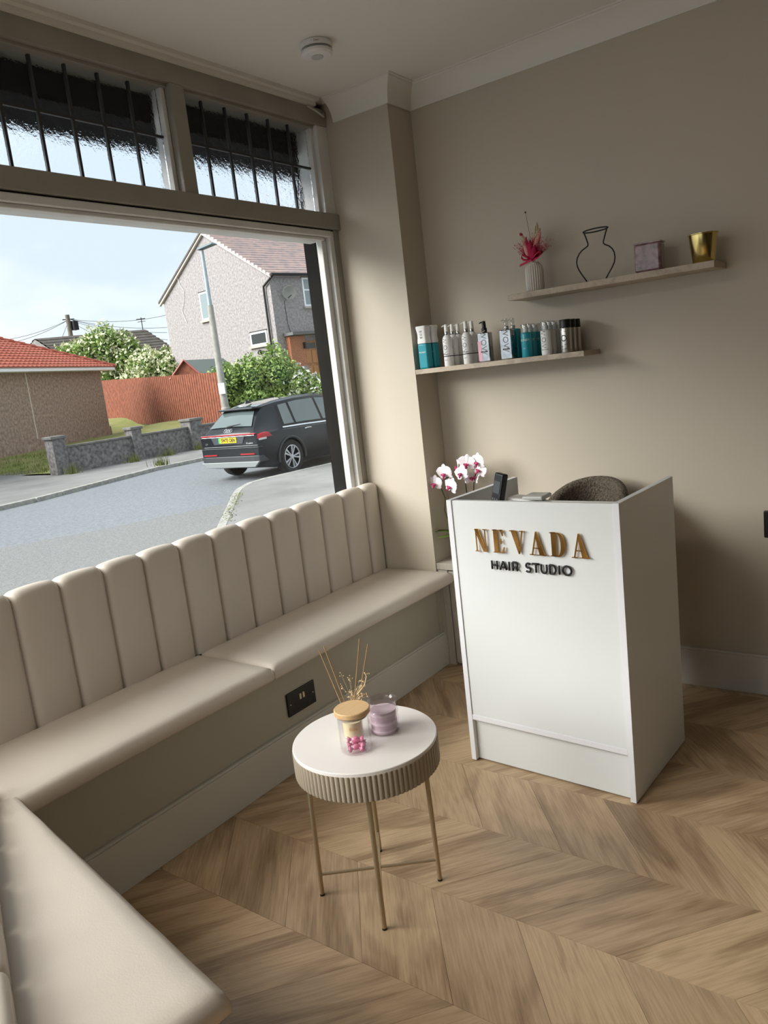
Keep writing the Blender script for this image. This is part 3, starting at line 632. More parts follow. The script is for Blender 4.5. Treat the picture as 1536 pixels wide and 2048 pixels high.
Lw = [(1.121, 1.6055), (1.131, 1.622), (1.143, 1.641), (1.152, 1.657), (1.157, 1.672), (1.1585, 1.685), (1.155, 1.700), (1.146, 1.714), (1.135, 1.724), (1.115, 1.734), (1.110, 1.738), (1.110, 1.745), (1.116, 1.766), (1.1235, 1.788)]
Rw = [(1.034, 1.788), (1.043, 1.764), (1.051, 1.741), (1.051, 1.735), (1.046, 1.730), (1.031, 1.722), (1.020, 1.711), (1.013, 1.697), (1.011, 1.680), (1.014, 1.662), (1.024, 1.644), (1.038, 1.625), (1.051, 1.6055)]
obj('wire', MB().tube(wp(Lw), .0026, 8).tube(wp(Rw), .0026, 8).tube(wp([Lw[0], Rw[-1]]), .0016, 8), m_matblack, wv, smooth='all')
obj('rim_wire', MB().tube([(.004 * math.sin(2 * math.pi * i / 28), 1.0785 - 1.083 + .0475 * math.cos(2 * math.pi * i / 28), 1.789 - ZU + .0065 * math.sin(2 * math.pi * i / 28)) for i in range(28)], .0026, 8, True), m_matblack, wv, smooth='all')
pg = thing('glass_tumbler', 'square mottled purple glass candle tumbler on the upper shelf', 'tumbler', (2.895, .884, ZU), math.radians(3))
ph_, pw_ = .103, .043
obj('body', MB().box(-.033, .033, -.0465, .0465, .0, .103), m_purple, pg, bevel=.010, bseg=4, smooth=40)
obj('rim', MB().box(-.034, .034, -.0475, .0475, .099, .104).box(-.028, .028, -.0415, .0415, .1035, .1045), m_purple, pg, bevel=.002, bseg=2)
gp = thing('gold_pot', 'brushed gold tapered metal plant pot at the right of the upper shelf', 'pot', (2.898, .702, ZU))
obj('body', MB().lathe([(.001, 0), (.0335, 0), (.0355, .002), (.0475, .095), (.0500, .0965), (.0500, .0985), (.0475, .0985), (.0455, .095), (.034, .004), (.001, .004)], 56), m_gold, gp, smooth=40)

# ============================================================ ORCHID
op = thing('orchid_plant', 'white orchid with magenta centres in a white pot behind the desk', 'plant', (2.905, 1.765, .485))
def oo(x, y, z): return (x - 2.905, y - 1.765, z - .485)
obj('pot', MB().lathe([(.001, 0), (.038, 0), (.048, .09), (.055, .115), (.055, .125), (.050, .125), (.046, .11), (.001, .105)], 32), mat('white_ceramic', (.8, .8, .78), .25), op, smooth=40)
stems = [[(2.905, 1.78, .58), (2.88, 1.835, .68), (2.88, 1.848, .72), (2.88, 1.838, .775), (2.87, 1.846, .82), (2.862, 1.838, .86), (2.868, 1.80, .875)],
         [(2.91, 1.765, .58), (2.91, 1.745, .70), (2.90, 1.735, .80), (2.88, 1.727, .866), (2.87, 1.71, .91), (2.87, 1.69, .93)],
         [(2.91, 1.75, .58), (2.92, 1.72, .72), (2.92, 1.711, .80), (2.91, 1.70, .84), (2.89, 1.67, .90), (2.885, 1.65, .93)]]
for st in stems: obj('stem', MB().tube([oo(*p) for p in st], .0028, 6), m_stem, op, smooth=True)
def flower(c, yaw, pitch, roll, sc=1.):
    M = Matrix.Translation(oo(*c)) @ Euler((0, pitch, yaw), 'XYZ').to_matrix().to_4x4() @ Matrix.Rotation(roll, 4, 'X') @ Matrix.Diagonal((sc, sc, sc, 1))
    # local: faces -x, y sideways, z up
    pet = MB()
    def petal(ang, L, w, cup):
        def fn(u, v):
            t = u; ww = w * math.sin(math.pi * min(1, .12 + .88 * t) ** .8) ** .7 if t < 1 else 0
            ww = w * (math.sin(math.pi * (.08 + .9 * t))) ** .6
            s_ = (v - .5) * 2; r = L * t; x = -cup * (t * t) + .12 * cup + abs(s_) ** 2 * .003
            y, z = s_ * ww, r; c_, s2 = math.cos(ang), math.sin(ang)
            return (x + .002, y * c_ - z * s2, y * s2 + z * c_)
        pet.grid(fn, 6, 6)
    for a in (0, math.radians(125), math.radians(-125)): petal(a, .034, .0125, -.004)
    for a in (math.radians(72), math.radians(-72)): petal(a, .036, .0205, .003)
    fo = obj('flower', place(pet, M), m_orchid, op, smooth='all', fix=False)
    lip = MB().ball((-.006, 0, -.006), .0075, None, 8, (.8, 1, 1)).ball((-.010, .0, -.014), .005, None, 8, (.7, .8, 1.2)).ball((-.007, .007, -.003), .004).ball((-.007, -.007, -.003), .004)
    obj('lip', place(lip, M), m_lip, fo, smooth='all')
FL_ = [((2.852, 1.870, .850), .1, 0, .1, .95), ((2.862, 1.819, .893), -.1, -.15, -.1, 1.05), ((2.855, 1.790, .836), -.3, .1, .3, 1.0), ((2.855, 1.729, .893), -.25, .1, -.2, .95),
       ((2.860, 1.698, .936), .15, -.1, .15, 1.0), ((2.865, 1.647, .940), -.35, -.1, 0, 1.0), ((2.872, 1.645, .905), -.2, .1, .4, .95), ((2.895, 1.768, .914), -1.0, 0, .5, .95), ((2.895, 1.675, .870), -.9, .5, .2, .85), ((2.88, 1.70, .868), 1.2, .3, 0, .8)]
for c, yw, pt, rl, sc in FL_: flower(c, yw, pt, rl, sc * 1.16)
def leaf(p0, p1, w, sag):
    P0, P1 = Vector(oo(*p0)), Vector(oo(*p1)); d = P1 - P0; sd = Vector((-d.y, d.x, 0)).normalized()
    def fn(u, v):
        s_ = (v - .5) * 2; p = P0 + d * u + sd * s_ * w * math.sin(math.pi * (.08 + .9 * u)) ** .6; return (p.x, p.y, p.z + sag * math.sin(math.pi * u) + abs(s_) * .004)
    o = obj('leaf', MB().grid(fn, 10, 4), m_leaf, op, smooth='all', fix=False); o.modifiers.new('Solidify', 'SOLIDIFY').thickness = .0018
leaf((2.905, 1.78, .60), (2.85, 1.925, .622), .020, .012); leaf((2.905, 1.77, .60), (2.83, 1.865, .600), .022, .006); leaf((2.91, 1.76, .60), (2.88, 1.66, .63), .025, .02); leaf((2.91, 1.77, .60), (2.96, 1.80, .67), .02, .02)

# ============================================================ SIDE TABLE AND WHAT STANDS ON IT
tb = thing('side_table', 'small round cream side table with fluted rim and gold metal legs', 'table', (1.408, 1.219, 0))
TR = .188
obj('tabletop', MB().lathe([(.001, .432), (TR - .001, .432), (TR, .433), (TR, .4415), (TR - .0015, .443), (.001, .443)], 96), m_tabtop, tb, smooth=30)
def flr(a, z): return 1 + .018 * abs(math.cos(45 * a)) ** .7 - .012
obj('fluted_rim', MB().lathe([(TR - .012, .368), (TR, .368), (TR + .001, .370), (TR + .001, .4345), (TR - .012, .4345)], 720, None, lambda a, z: flr(a, z)), m_flute, tb, smooth=50)
LP = [(-.101, .133), (-.125, -.094), (.097, -.119), (.126, .106)]
for (x, y) in LP:
    lg = obj('leg', MB().tube([(x * .96, y * .96, .372), (x, y, .004)], [.0068, .0062], 14), m_champ, tb, smooth=True)
    obj('foot_cap', MB().lathe([(.0066, 0), (.0066, .005)], 14, Matrix.Translation((x, y, 0))), m_matblack, lg)
obj('stretcher', MB().tube([(*LP[0], .062), (*LP[2], .062)], .0042, 10), m_champ, tb, smooth=True)
obj('stretcher', MB().tube([(*LP[1], .062), (*LP[3], .062)], .0042, 10), m_champ, tb, smooth=True)
ZT = .443
jr = thing('sweet_jar', 'clear glass jar with bamboo lid, at the front of the side table', 'jar', (1.345, 1.195, ZT))
obj('glass', MB().lathe([(.001, .0004), (.036, .0004), (.0395, .003), (.040, .008), (.040, .098), (.038, .098), (.038, .009), (.036, .005), (.001, .004)], 48), m_jar, jr, smooth=40)
obj('lid', MB().lathe([(.001, .0985), (.044, .0985), (.0455, .100), (.0455, .110), (.0435, .112), (.001, .112)], 48), m_bamboo, jr, smooth=30)
obj('seal', MB().lathe([(.001, .090), (.0372, .090), (.0378, .0915), (.0372, .093), (.0378, .0945), (.0372, .0985), (.001, .0985)], 40), mat('seal_grey', (.45, .38, .28), .4), jr, smooth=30)
sw_pos = [(1.335, 1.188, .012, .3, 'front'), (1.350, 1.178, .012, 1.2, 'right-hand'), (1.352, 1.204, .012, .2, 'rear'), (1.343, 1.194, .028, -.4, 'topmost')]
for x, y, z, rz, nm in sw_pos:
    t = thing('wrapped_sweet', '%s pink wrapped sweet inside the glass jar' % nm, 'sweet', (x, y, ZT + z), rz - .6, 'sweets in the glass jar')
    obj('sweet_body', MB().ball((0, 0, 0), .0085, None, 10, (1.35, .9, .85)), m_candy, t, smooth='all')
    for s_ in (1, -1):
        obj('wrapper_twist', MB().lathe([(.0018, .010), (.004, .014), (.0075, .020)], 12, Matrix.Rotation(s_ * math.pi / 2, 4, 'Y'), lambda a, z: 1 + .3 * math.cos(6 * a)), m_candy, t, smooth='all')
df = thing('reed_diffuser', 'reed diffuser bottle with sticks and dried flowers behind the jar', 'diffuser', (1.400, 1.248, ZT))
obj('bottle', MB().lathe([(.001, .0004), (.026, .0004), (.028, .003), (.028, .058), (.024, .066), (.013, .070), (.012, .082), (.0105, .082), (.0105, .070), (.026, .056), (.026, .004), (.001, .003)], 36), m_jar, df, smooth=40)
obj('oil', MB().lathe([(.001, .0035), (.0255, .0035), (.0255, .044), (.001, .044)], 32), mat('oil_yellow', (.88, .80, .48), .3, noise=(20, .1)), df, smooth=30)
t = text_mb('Bilie', .013, .0002, align='CENTER'); obj('lettering', place(t, frame_mat((-.0205, -.0195, .030), (.69, -.72, 0), (0, 0, 1))), mat('gold_ink', (.6, .42, .12), .3, .6), df)
for e in ((1.327, .669, -.004), (1.315, .680, .003), (1.188, .717, 0), (1.168, .703, .006)):
    obj('reed', MB().tube([(0 + (.006 if e[2] > 0 else -.004), (e[0] - 1.248) * -.06, .006), (e[2], e[0] - 1.248, e[1] - ZT)], .0014, 7), m_reed, df, smooth=True)
mbg = MB(); rnd = random.Random(9)
for i in range(26):
    tip = Vector((rnd.uniform(-.014, .014), rnd.uniform(-.060, .012), rnd.uniform(.095, .175))); mbg.tube([(0, 0, .075), tuple(Vector((0, -.01, .10)).lerp(tip, .4)), tuple(tip)], .0004, 4)
    for k in range(3): mbg.ball(tuple(tip + Vector((rnd.uniform(-1, 1), rnd.uniform(-1, 1), rnd.uniform(-1, .6))) * .006), rnd.uniform(.0012, .0024), None, 5)
mbg.tube([(0, -.03, .12), (0, -.058, .15), (0, -.068, .175), (0, -.062, .185)], .0016, 5)
obj('dried_sprig', mbg, m_dried, df, smooth='all', kind='stuff')
cn_ = thing('candle_glass', 'lilac bubble-sided glass candle on the right of the jar', 'candle', (1.455, 1.186, ZT))
cp = [(.001, .0004), (.034, .0004), (.038, .004), (.0395, .010), (.038, .017), (.0365, .020), (.0385, .026), (.0405, .033), (.0385, .041), (.0365, .044), (.0385, .050), (.040, .056), (.038, .063), (.0355, .066), (.036, .070), (.0385, .086), (.0395, .088)]
obj('glass', MB().lathe(cp + [(.0375, .088), (.0345, .070), (.0345, .005), (.001, .004)], 48), m_lilac, cn_, smooth='all')
obj('wax', MB().lathe([(.001, .0042), (.0335, .0042), (.0350, .012), (.0335, .020), (.0350, .032), (.0335, .044), (.035, .055), (.0335, .062), (.001, .062)], 40), m_wax, cn_, smooth=50)

# ============================================================ SMOKE ALARM, THERMOSTAT
sa = thing('smoke_alarm', 'round white smoke alarm on the ceiling', 'smoke alarm', (2.335, 1.838, ZC))
obj('base', MB().lathe([(.055, 0), (.057, -.003), (.057, -.020), (.054, -.021)], 48), m_plastic_w, sa, smooth=30)
obj('vent_ring', MB().lathe([(.053, -.0205), (.053, -.029)], 40), m_gap, sa)
obj('vent_lip', MB().lathe([(.0545, -.0235), (.0555, -.0245), (.0545, -.0255)], 40), m_plastic_g, sa)
obj('cover', MB().lathe([(.056, -.028), (.057, -.030), (.056, -.037), (.048, -.043), (.024, -.045), (.001, -.045)], 48), m_plastic_w, sa, smooth=30)
obj('button', MB().lathe([(.022, -.0445), (.022, -.0468), (.020, -.048), (.001, -.048)], 32), m_plastic_g, sa, smooth=30)
obj('lettering', place(text_mb('i  Clean', .009, .0002), frame_mat((-.046, -.0345, -.011), (.6, -.8, 0), (0, 0, 1))), mat('ink_red', (.4, .12, .1), .5), sa)
th_ = thing('card_reader', 'small black wall unit at the right edge above the skirting', 'wall unit', (2.990, .515, .665))
obj('case', MB().box(-.012, .004, -.036, .036, -.050, .050), m_black, th_, bevel=.004, bseg=2); obj('button', MB().box(-.014, -.011, -.01, .01, -.035, -.02), m_matblack, th_, bevel=.001)
# frame round the added fill panel, unseen
for i, (px, py, pz, pw, sx, sy) in enumerate(FILL_PANELS):
    t = thing('fill_panel_frame', 'square frame of the added fill light panel, out of view', 'light', (px, py, ZC))
    h = sx / 2 + .02
    obj('frame', MB().box(-h, h, -h, -h + .02, -.03, 0).box(-h, h, h - .02, h, -.03, 0).box(-h, -h + .02, -h, h, -.03, 0).box(h - .02, h, -h, h, -.03, 0), m_plastic_w, t)
#EXTERIOR
# ============================================================ STREET
m_road = mat('road_tarmac', (0.230, 0.245, 0.260), .5, noise=(16, .32), bump=.9, bscale=30)
m_fore = mat('forecourt_tarmac', (0.230, 0.230, 0.225), .7, noise=(20, .3), bump=.9, bscale=40)
m_pave = mat('pavement', (0.260, 0.255, 0.245), .8, noise=(1.1, .3), bump=.5, bscale=40)
m_kerb = mat('kerb_stone', (0.42, 0.41, 0.37), .8, noise=(9, .35))
m_moss = mat('weeds', (0.170, 0.190, 0.045), .8, noise=(12, .4))
m_grass = mat('lawn', (0.170, 0.210, 0.050), .9, noise=(1.6, .5, (0.275, 0.250, 0.110)), bump=.8, bscale=12)
m_harl = mat('grey_roughcast', (0.371, 0.349, 0.344), .9, noise=(9, .35, (0.229, 0.207, 0.207)), bump=1., bscale=30)
m_bung = mat('brown_roughcast', (0.420, 0.315, 0.252), .9, noise=(9, .4, (0.224, 0.161, 0.126)), bump=1., bscale=30)
m_gwall = mat('garden_wall_render', (0.252, 0.238, 0.231), .9, noise=(10, .45, (0.098, 0.091, 0.091)), bump=1., bscale=25)
m_cope = mat('coping', (0.200, 0.195, 0.180), .8, noise=(6, .35))
m_redtile = mat('red_roof_tile', (0.425, 0.110, 0.065), .6, noise=(5, .25))
m_tile = mat('brown_roof_tile', (0.62, 0.46, 0.41), .8, noise=(2.2, .3, (0.40, 0.34, 0.34)))
m_tileg = mat('grey_roof_tile', (0.125, 0.110, 0.100), .8, noise=(3, .3))
m_fence = mat('fence_red', (0.300, 0.100, 0.055), .8, noise=(6, .4, (0.180, 0.055, 0.030)))
m_upvc = mat('upvc_white', (.80, .82, .84), .35)
m_wglass = mat('house_glass', (.22, .27, .28), .05, coat=.5)
m_wdark = mat('house_glass_dark', (.03, .035, .035), .05)
m_green = mat('leaf_green', (.14, .24, .05), .7, noise=(2.2, .55, (.32, .42, .13)))
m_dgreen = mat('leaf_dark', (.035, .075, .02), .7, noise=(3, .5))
m_creamf = mat('elder_blossom', (.62, .64, .42), .8)
m_whitef = mat('white_blossom', (.75, .78, .70), .8)
m_brick = mat('orange_brick', (.52, .20, .10), .85, noise=(14, .35))
m_conc = mat('concrete_post', (.36, .35, .31), .8, noise=(6, .25))
m_galv = mat('galvanised_pole', (.36, .42, .45), .5, .3, noise=(5, .2))
struct('ground_road', MB().box(-12, 70, 2.33, 30, -.75, -.55).box(-12, -1.8, -8, 2.33, -.75, -.551), m_road)
struct('ground_forecourt', MB().prism([(-6, 2.34), (7, 2.34), (9.3, 9.9), (8.6, 10.15), (6.76, 10.76), (5.45, 11.34), (2.0, 12.6), (-6, 14.5)], -.60, -.545), m_fore)
nk = [(3.3, 2.40), (4.2, 5.0), (5.6, 6.7), (6.93, 8.0), (8.28, 9.28), (9.34, 10.29), (9.8, 10.68), (10.3, 10.98), (10.93, 11.1), (11.7, 11.03), (12.4, 10.95), (13.2, 10.93), (30, 10.93)]
pv = struct('ground_pavement', MB().prism(nk + [(30, 2.40)], -.60, -.45), m_pave)
def strip_stones(path, w, z0, z1, parent, step=.9, side=1, skip=0):
    P = [Vector(p) for p in path]; segs = []
    for a, b in zip(P[:-1], P[1:]):
        n = max(1, round((b - a).length / step))
        for i in range(n): segs.append((a.lerp(b, i / n), a.lerp(b, (i + 1) / n)))
    for a, b in segs:
        if (a.x > 19): continue
        d = (b - a).normalized(); nn = Vector((-d.y, d.x)) * side * w; g = d * .006
        mb = MB().prism([tuple(a + g), tuple(b - g), tuple(b - g + nn), tuple(a + g + nn)], z0, z1 + random.uniform(-.004, .004))
        obj('kerb_stone', mb, m_kerb, parent, bevel=.012)
strip_stones(nk[2:], .13, -.58, -.444, pv, 1.0, 1)
fk = [(2.5, 15.3), (6.0, 15.9), (8.73, 16.3), (11.0, 17.0), (12.9, 17.62), (14.7, 17.70), (30, 17.9)]
fp_ = struct('ground_pavement_far', MB().prism(fk + [(30, 23.5), (10, 25.5), (2.5, 27)], -.60, -.47), m_pave)
strip_stones(fk, .16, -.58, -.455, fp_, .95, -1)
def tufts(name, pts, n, r, h, m, lab, cat, seed=0, par=None):
    rnd = random.Random(seed); mb = MB()
    for p in pts:
        for i in range(n):
            x, y = p[0] + rnd.gauss(0, r), p[1] + rnd.gauss(0, r); a = rnd.uniform(0, 6.28); w = .012; t = (rnd.uniform(-.05, .05), rnd.uniform(-.05, .05)); hh = h * rnd.uniform(.4, 1)
            mb.add([(x - w * math.cos(a), y - w * math.sin(a), p[2]), (x + w * math.cos(a), y + w * math.sin(a), p[2]), (x + t[0], y + t[1], p[2] + hh)], [(0, 1, 2)])
    o = obj(name, mb, m, par, fix=False); tag(o, lab, cat, kind='stuff'); return o
tufts('kerb_weeds', [(8.3 + .1 * i * .72, 9.33 + .1 * i * .70, -.45) for i in range(14)] + [(7.2 + .1 * i, 8.3 + .097 * i, -.45) for i in range(10)], 14, .045, .022, m_moss, 'yellow green weeds growing along the near kerb', 'weeds', 1)
tufts('wall_weeds', [(15.75, 20.42, -.47), (12.3, 20.42, -.47), (14.4, 20.42, -.47), (17.1, 20.42, -.47), (13.4, 17.75, -.46)], 60, .12, .35, m_moss, 'grass tufts growing at the foot of the garden wall', 'weeds', 2)
# terrain behind the garden wall
ctl = [(12.1, 21.1, -.42), (12.1, 24.2, -.5), (14.5, 21, -.4), (17.6, 21, -.35), (24, 21, -.2), (13.9, 27.5, -.06), (17.6, 29.6, -.04), (21.4, 31.8, -.04), (25.5, 37.4, .6), (22.4, 28, .32), (20.8, 23.3, .10), (20.3, 21.5, -.1),
       (27.4, 26, 1.0), (38, 24, 1.1), (28.8, 35.6, 1.0), (40, 50, 1.), (30, 45, 1.2), (60, 40, 1.5), (60, 60, 1.5), (20, 60, .5), (24, 22.6, .3), (26, 22.5, .6)]
def tz(x, y):
    s = w_ = 0
    for a, b, c in ctl:
        d = ((x - a) ** 2 + (y - b) ** 2) ** 1.6 + .02; s += c / d; w_ += 1 / d
    return s / w_
def tfn(u, v):
    x = 12.12 + 58 * u ** 1.7; y = 20.98 + 48 * v ** 1.7; return (x, y, tz(x, y))
struct('ground_garden', MB().grid(tfn, 70, 60), m_grass, smooth='all', fix=False)
gp_ = [(rnd.uniform(12.3, 16.5), rnd.uniform(21.3, 26.5)) for i in range(900)] + [(rnd.uniform(16, 21), rnd.uniform(21.3, 25)) for i in range(700)]
tufts('lawn_grass', [(x, y, tz(x, y)) for x, y in gp_], 5, .08, .13, m_grass, 'rough garden grass behind the low wall', 'grass', 5)

# garden wall
gw = thing('garden_wall', 'low dark roughcast garden wall with capped piers across the road', 'wall', (14.9, 20.9, -.5))
bpy.context.view_layer.update()
def gl(mb): return lb(mb, gw)
def pier(x, w=.40, h=1.06, y=20.9):
    obj('pier', gl(MB().box(x - w / 2, x + w / 2, y - w / 2, y + w / 2, -.5, -.5 + h)), m_gwall, gw)
    obj('pier_cap', gl(MB().box(x - w / 2 - .05, x + w / 2 + .05, y - w / 2 - .05, y + w / 2 + .05, -.5 + h, -.5 + h + .09)), m_cope, gw, bevel=.02)
pier(12.22); pier(14.9, .36, 1.0); pier(17.25, .5, 1.0); pier(20.3, .42, 1.1)
for a, b in ((12.42, 14.72), (15.08, 17.0), (17.5, 20.1), (20.5, 26)):
    obj('wall_run', gl(MB().box(a, b, 20.82, 20.98, -.5, .27)), m_gwall, gw)
    n = max(2, round((b - a) / .8))
    for i in range(n): obj('coping_stone', gl(MB().box(a + (b - a) * i / n + .006, a + (b - a) * (i + 1) / n - .006, 20.78, 21.02, .27, .33)), m_cope, gw, bevel=.01)

# lamp post
lp = thing('street_lamp', 'tall street lamp post with grey steel top and concrete lower half', 'street lamp', (17.19, 19.02, -.47))
obj('lower_post', MB().tube([(0, 0, 0), (0, 0, 1.3), (0, 0, 1.32), (0, 0, 4.55)], [.16, .145, .125, .095], 12), m_conc, lp, smooth=True)
obj('upper_pole', MB().tube([(0, 0, 4.5), (0, 0, 6.22)], [.075, .055], 12), m_galv, lp, smooth=True)
obj('lantern', MB().add([(-.12, .12, 6.24), (.12, .12, 6.24), (.14, -.62, 6.30), (-.14, -.62, 6.30), (-.08, .10, 6.33), (.08, .10, 6.33), (.08, -.55, 6.36), (-.08, -.55, 6.36)], [(0, 3, 2, 1), (4, 5, 6, 7), (0, 1, 5, 4), (1, 2, 6, 5), (2, 3, 7, 6), (3, 0, 4, 7)]), mat('lantern_grey', (.13, .17, .19), .5), lp, bevel=.02)
obj('notice', MB().box(-.17, -.12, -.10, .10, 1.75, 2.1, Matrix.Rotation(math.radians(38), 4, 'Z')), m_upvc, lp)

# ---- bungalow with red roof
BA = Vector((.866, .501, 0)).normalized(); BB = Vector((-.501, .866, 0)).normalized()
bg_ = thing('bungalow', 'brown roughcast bungalow with bright red tiled roof', 'house', (21.45, 31.8, -.05), math.atan2(BA.y, BA.x))
# local: x along facade (right = +), y away from road
obj('wall', MB().box(-22, 0, 0, 9, -.6, 3.02), m_bung, bg_)
obj('base_course', MB().box(-22, .05, -.05, 0, -.6, .42).box(0, .05, 0, 9, -.6, .42), m_bung, bg_)
obj('movement_joint', MB().box(-6.2, -6.14, -.012, 0, .42, 3.0), mat('joint_pale', (.62, .55, .47), .8), bg_)
obj('vent', MB().box(-10.3, -10.0, -.06, 0, 2.55, 2.75).box(-10.4, -9.8, -.04, 0, 2.7, 2.74), m_matblack, bg_)
obj('fascia', MB().box(-22.4, .5, -.52, -.47, 2.98, 3.14).box(.45, .5, -.47, 9.5, 2.98, 3.14), m_upvc, bg_)
obj('soffit', MB().box(-22.4, .48, -.5, 0, 2.97, 3.0), m_upvc, bg_)
tp = .46
def roofpt(x, y, dz=0): return (x, y, 3.12 + (y + .55) * tp + dz)
def rslope(u, v):
    y = -.55 + v * 5.05; xr = .5 - (y + .55); x = -22.4 + u * (xr + 22.4)
    cs = (v * 17) % 1; return (x, y, 3.12 + (y + .55) * tp + .05 * (1 - cs) + .022 * math.cos(x * 2 * math.pi / .31))
vsl = MB(); ncourse = 17
for c in range(ncourse):
    def crs(u, v, c=c):
        y = -.55 + (c + v) * 5.05 / ncourse; x = -22.4 + 22.9 * u; return (x, y, 3.12 + (y + .55) * tp + .055 * (1 - v) + .022 * math.cos(x * 2 * math.pi / .31))
    g_ = MB().grid(crs, 300, 1); lim = lambda p: .5 - (p[1] + .55)
    g_.f = [f for f in g_.f if min(g_.v[i][0] - lim(g_.v[i]) for i in f) < -.02]
    n0 = len(g_.v); 
    vsl.add(g_.v, g_.f)
    # front lip of each course
    def lip(u, v, c=c):
        y = -.55 + c * 5.05 / ncourse; x = -22.4 + 22.9 * u; return (x, y, 3.12 + (y + .55) * tp + .055 * v + .022 * math.cos(x * 2 * math.pi / .31) * (v * .9 + .1))
    l_ = MB().grid(lip, 300, 1); l_.f = [f for f in l_.f if min(l_.v[i][0] - lim(l_.v[i]) for i in f) < -.02]; vsl.add(l_.v, l_.f)
obj('roof_tiles', vsl, m_redtile, bg_, fix=False, kind='stuff')
obj('roof_hip', MB().add([(.5, -.55, 3.10), (.5, 9.55, 3.10), (-4.55, 4.5, 5.42), (-22.4, 4.5, 5.42), (-22.4, 9.55, 3.1), (-22.4, -.55, 3.1)], [(0, 1, 2), (2, 1, 4, 3), (0, 2, 3, 5), (3, 4, 5), (0, 5, 4, 1)]), m_redtile, bg_)
rt = MB()
for i in range(17): t0 = i / 17; a = Vector((.5, -.55, 3.16)).lerp(Vector((-4.55, 4.5, 5.50)), t0); b = Vector((.5, -.55, 3.14)).lerp(Vector((-4.55, 4.5, 5.46)), t0 + 1.1 / 17); rt.tube([tuple(a), tuple(b)], [.09, .075], 8)
obj('hip_tiles', rt, m_redtile, bg_, smooth=True, kind='stuff')
for x in (-8.1, -12.1):
    f_ = obj('skylight', MB().add([roofpt(x + a, b, c) for c in (.05, .14) for a, b in ((-.5, 1.6), (.5, 1.6), (.5, 2.9), (-.5, 2.9))], [(0, 3, 2, 1), (4, 5, 6, 7), (0, 1, 5, 4), (1, 2, 6, 5), (2, 3, 7, 6), (3, 0, 4, 7)]), m_matblack, bg_)
    obj('pane', MB().add([roofpt(x + a, b, .145) for a, b in ((-.4, 1.75), (.4, 1.75), (.4, 2.75), (-.4, 2.75))], [(0, 1, 2, 3)]), mat('sky_glass', (.7, .75, .78), .05, coat=.5), f_)

tag(obj('gate_post', MB().box(13.3, 13.46, 26.7, 26.86, -.3, .62).box(13.28, 13.48, 26.68, 26.88, .62, .66), mat('brown_post', (.05, .03, .025), .7), bevel=.01), 'dark brown gate post by the bungalow at the left edge', 'post')
# ---- grey house
hs = thing('grey_house', 'two storey grey roughcast house with gable end and brick porch', 'house', (27.37, 25.98, 1.0), math.atan2(-.146, .989))
# local: x along the facade, y along the gable (away); z=0 -> 1.0
GW = 9.7; E0 = 5.55; RZ = 8.45
hw = MB(); x1 = 14
hw.add([(0, 0, -1.5), (x1, 0, -1.5), (x1, GW, -1.5), (0, GW, -1.5), (0, 0, E0), (x1, 0, E0), (x1, GW, E0), (0, GW, E0 + .15), (0, GW / 2, RZ - .12), (x1, GW / 2, RZ - .12)],
       [(0, 1, 5, 4), (1, 2, 6, 9, 5), (2, 3, 7, 6), (3, 0, 4, 8, 7), (4, 5, 9, 8), (8, 9, 6, 7)])
obj('wall', hw, m_harl, hs)
rf = MB(); nc = 19; sl = (RZ - E0) / (GW / 2)
for c in range(nc):
    y0 = -.28 + (GW / 2 + .28) * c / nc; y1 = -.28 + (GW / 2 + .28) * (c + 1) / nc
    z0 = E0 + y0 * sl; z1 = E0 + y1 * sl
    rf.add([(-.18, y0, z0 - .02), (x1, y0, z0 - .02), (x1, y0, z0 + .11), (-.18, y0, z0 + .11), (x1, y1, z1 + .02), (-.18, y1, z1 + .02)], [(0, 1, 2, 3), (3, 2, 4, 5), (0, 3, 5), (1, 4, 2)])
obj('roof_tiles', rf, m_tile, hs, fix=False, kind='stuff', label='brown pantiles in courses')
obj('roof_rear', MB().add([(-.18, GW / 2, RZ), (x1, GW / 2, RZ), (x1, GW + .28, E0 + .1), (-.18, GW + .28, E0 + .1), (-.18, GW / 2, RZ - .1), (x1, GW / 2, RZ - .1), (x1, GW + .28, E0), (-.18, GW + .28, E0)], [(0, 1, 2, 3), (4, 7, 6, 5), (0, 3, 7, 4), (3, 2, 6, 7), (1, 5, 6, 2)]), m_tileg, hs)
obj('barge_board', MB().add([(-.14, -.28, E0 - .24), (-.14, GW / 2, RZ - .2), (-.14, GW / 2, RZ - .02), (-.14, -.28, E0 - .1), (-.02, -.28, E0 - .24), (-.02, GW / 2, RZ - .2), (-.02, GW / 2, RZ - .02), (-.02, -.28, E0 - .1)], [(0, 1, 2, 3), (4, 7, 6, 5), (0, 4, 5, 1), (3, 2, 6, 7)])
    .add([(-.14, GW + .28, E0 - .14), (-.14, GW / 2, RZ - .2), (-.14, GW / 2, RZ - .02), (-.14, GW + .28, E0), (-.02, GW + .28, E0 - .14), (-.02, GW / 2, RZ - .2), (-.02, GW / 2, RZ - .02), (-.02, GW + .28, E0)], [(0, 3, 2, 1), (4, 5, 6, 7), (0, 1, 5, 4), (3, 7, 6, 2)]), mat('barge_paint', (.52, .47, .42), .6), hs)
obj('gutter', MB().tube([(-.1, -.33, E0 - .1), (x1, -.33, E0 - .1)], .07, 8), m_matblack, hs, smooth=True)
obj('downpipe', MB().tube([(0, -.33, E0 - .12), (-.08, -.2, E0 - .25), (-.10, .38, E0 - .55), (-.10, .40, E0 - .8), (-.10, .40, -1)], .055, 8), m_matblack, hs, smooth=True)
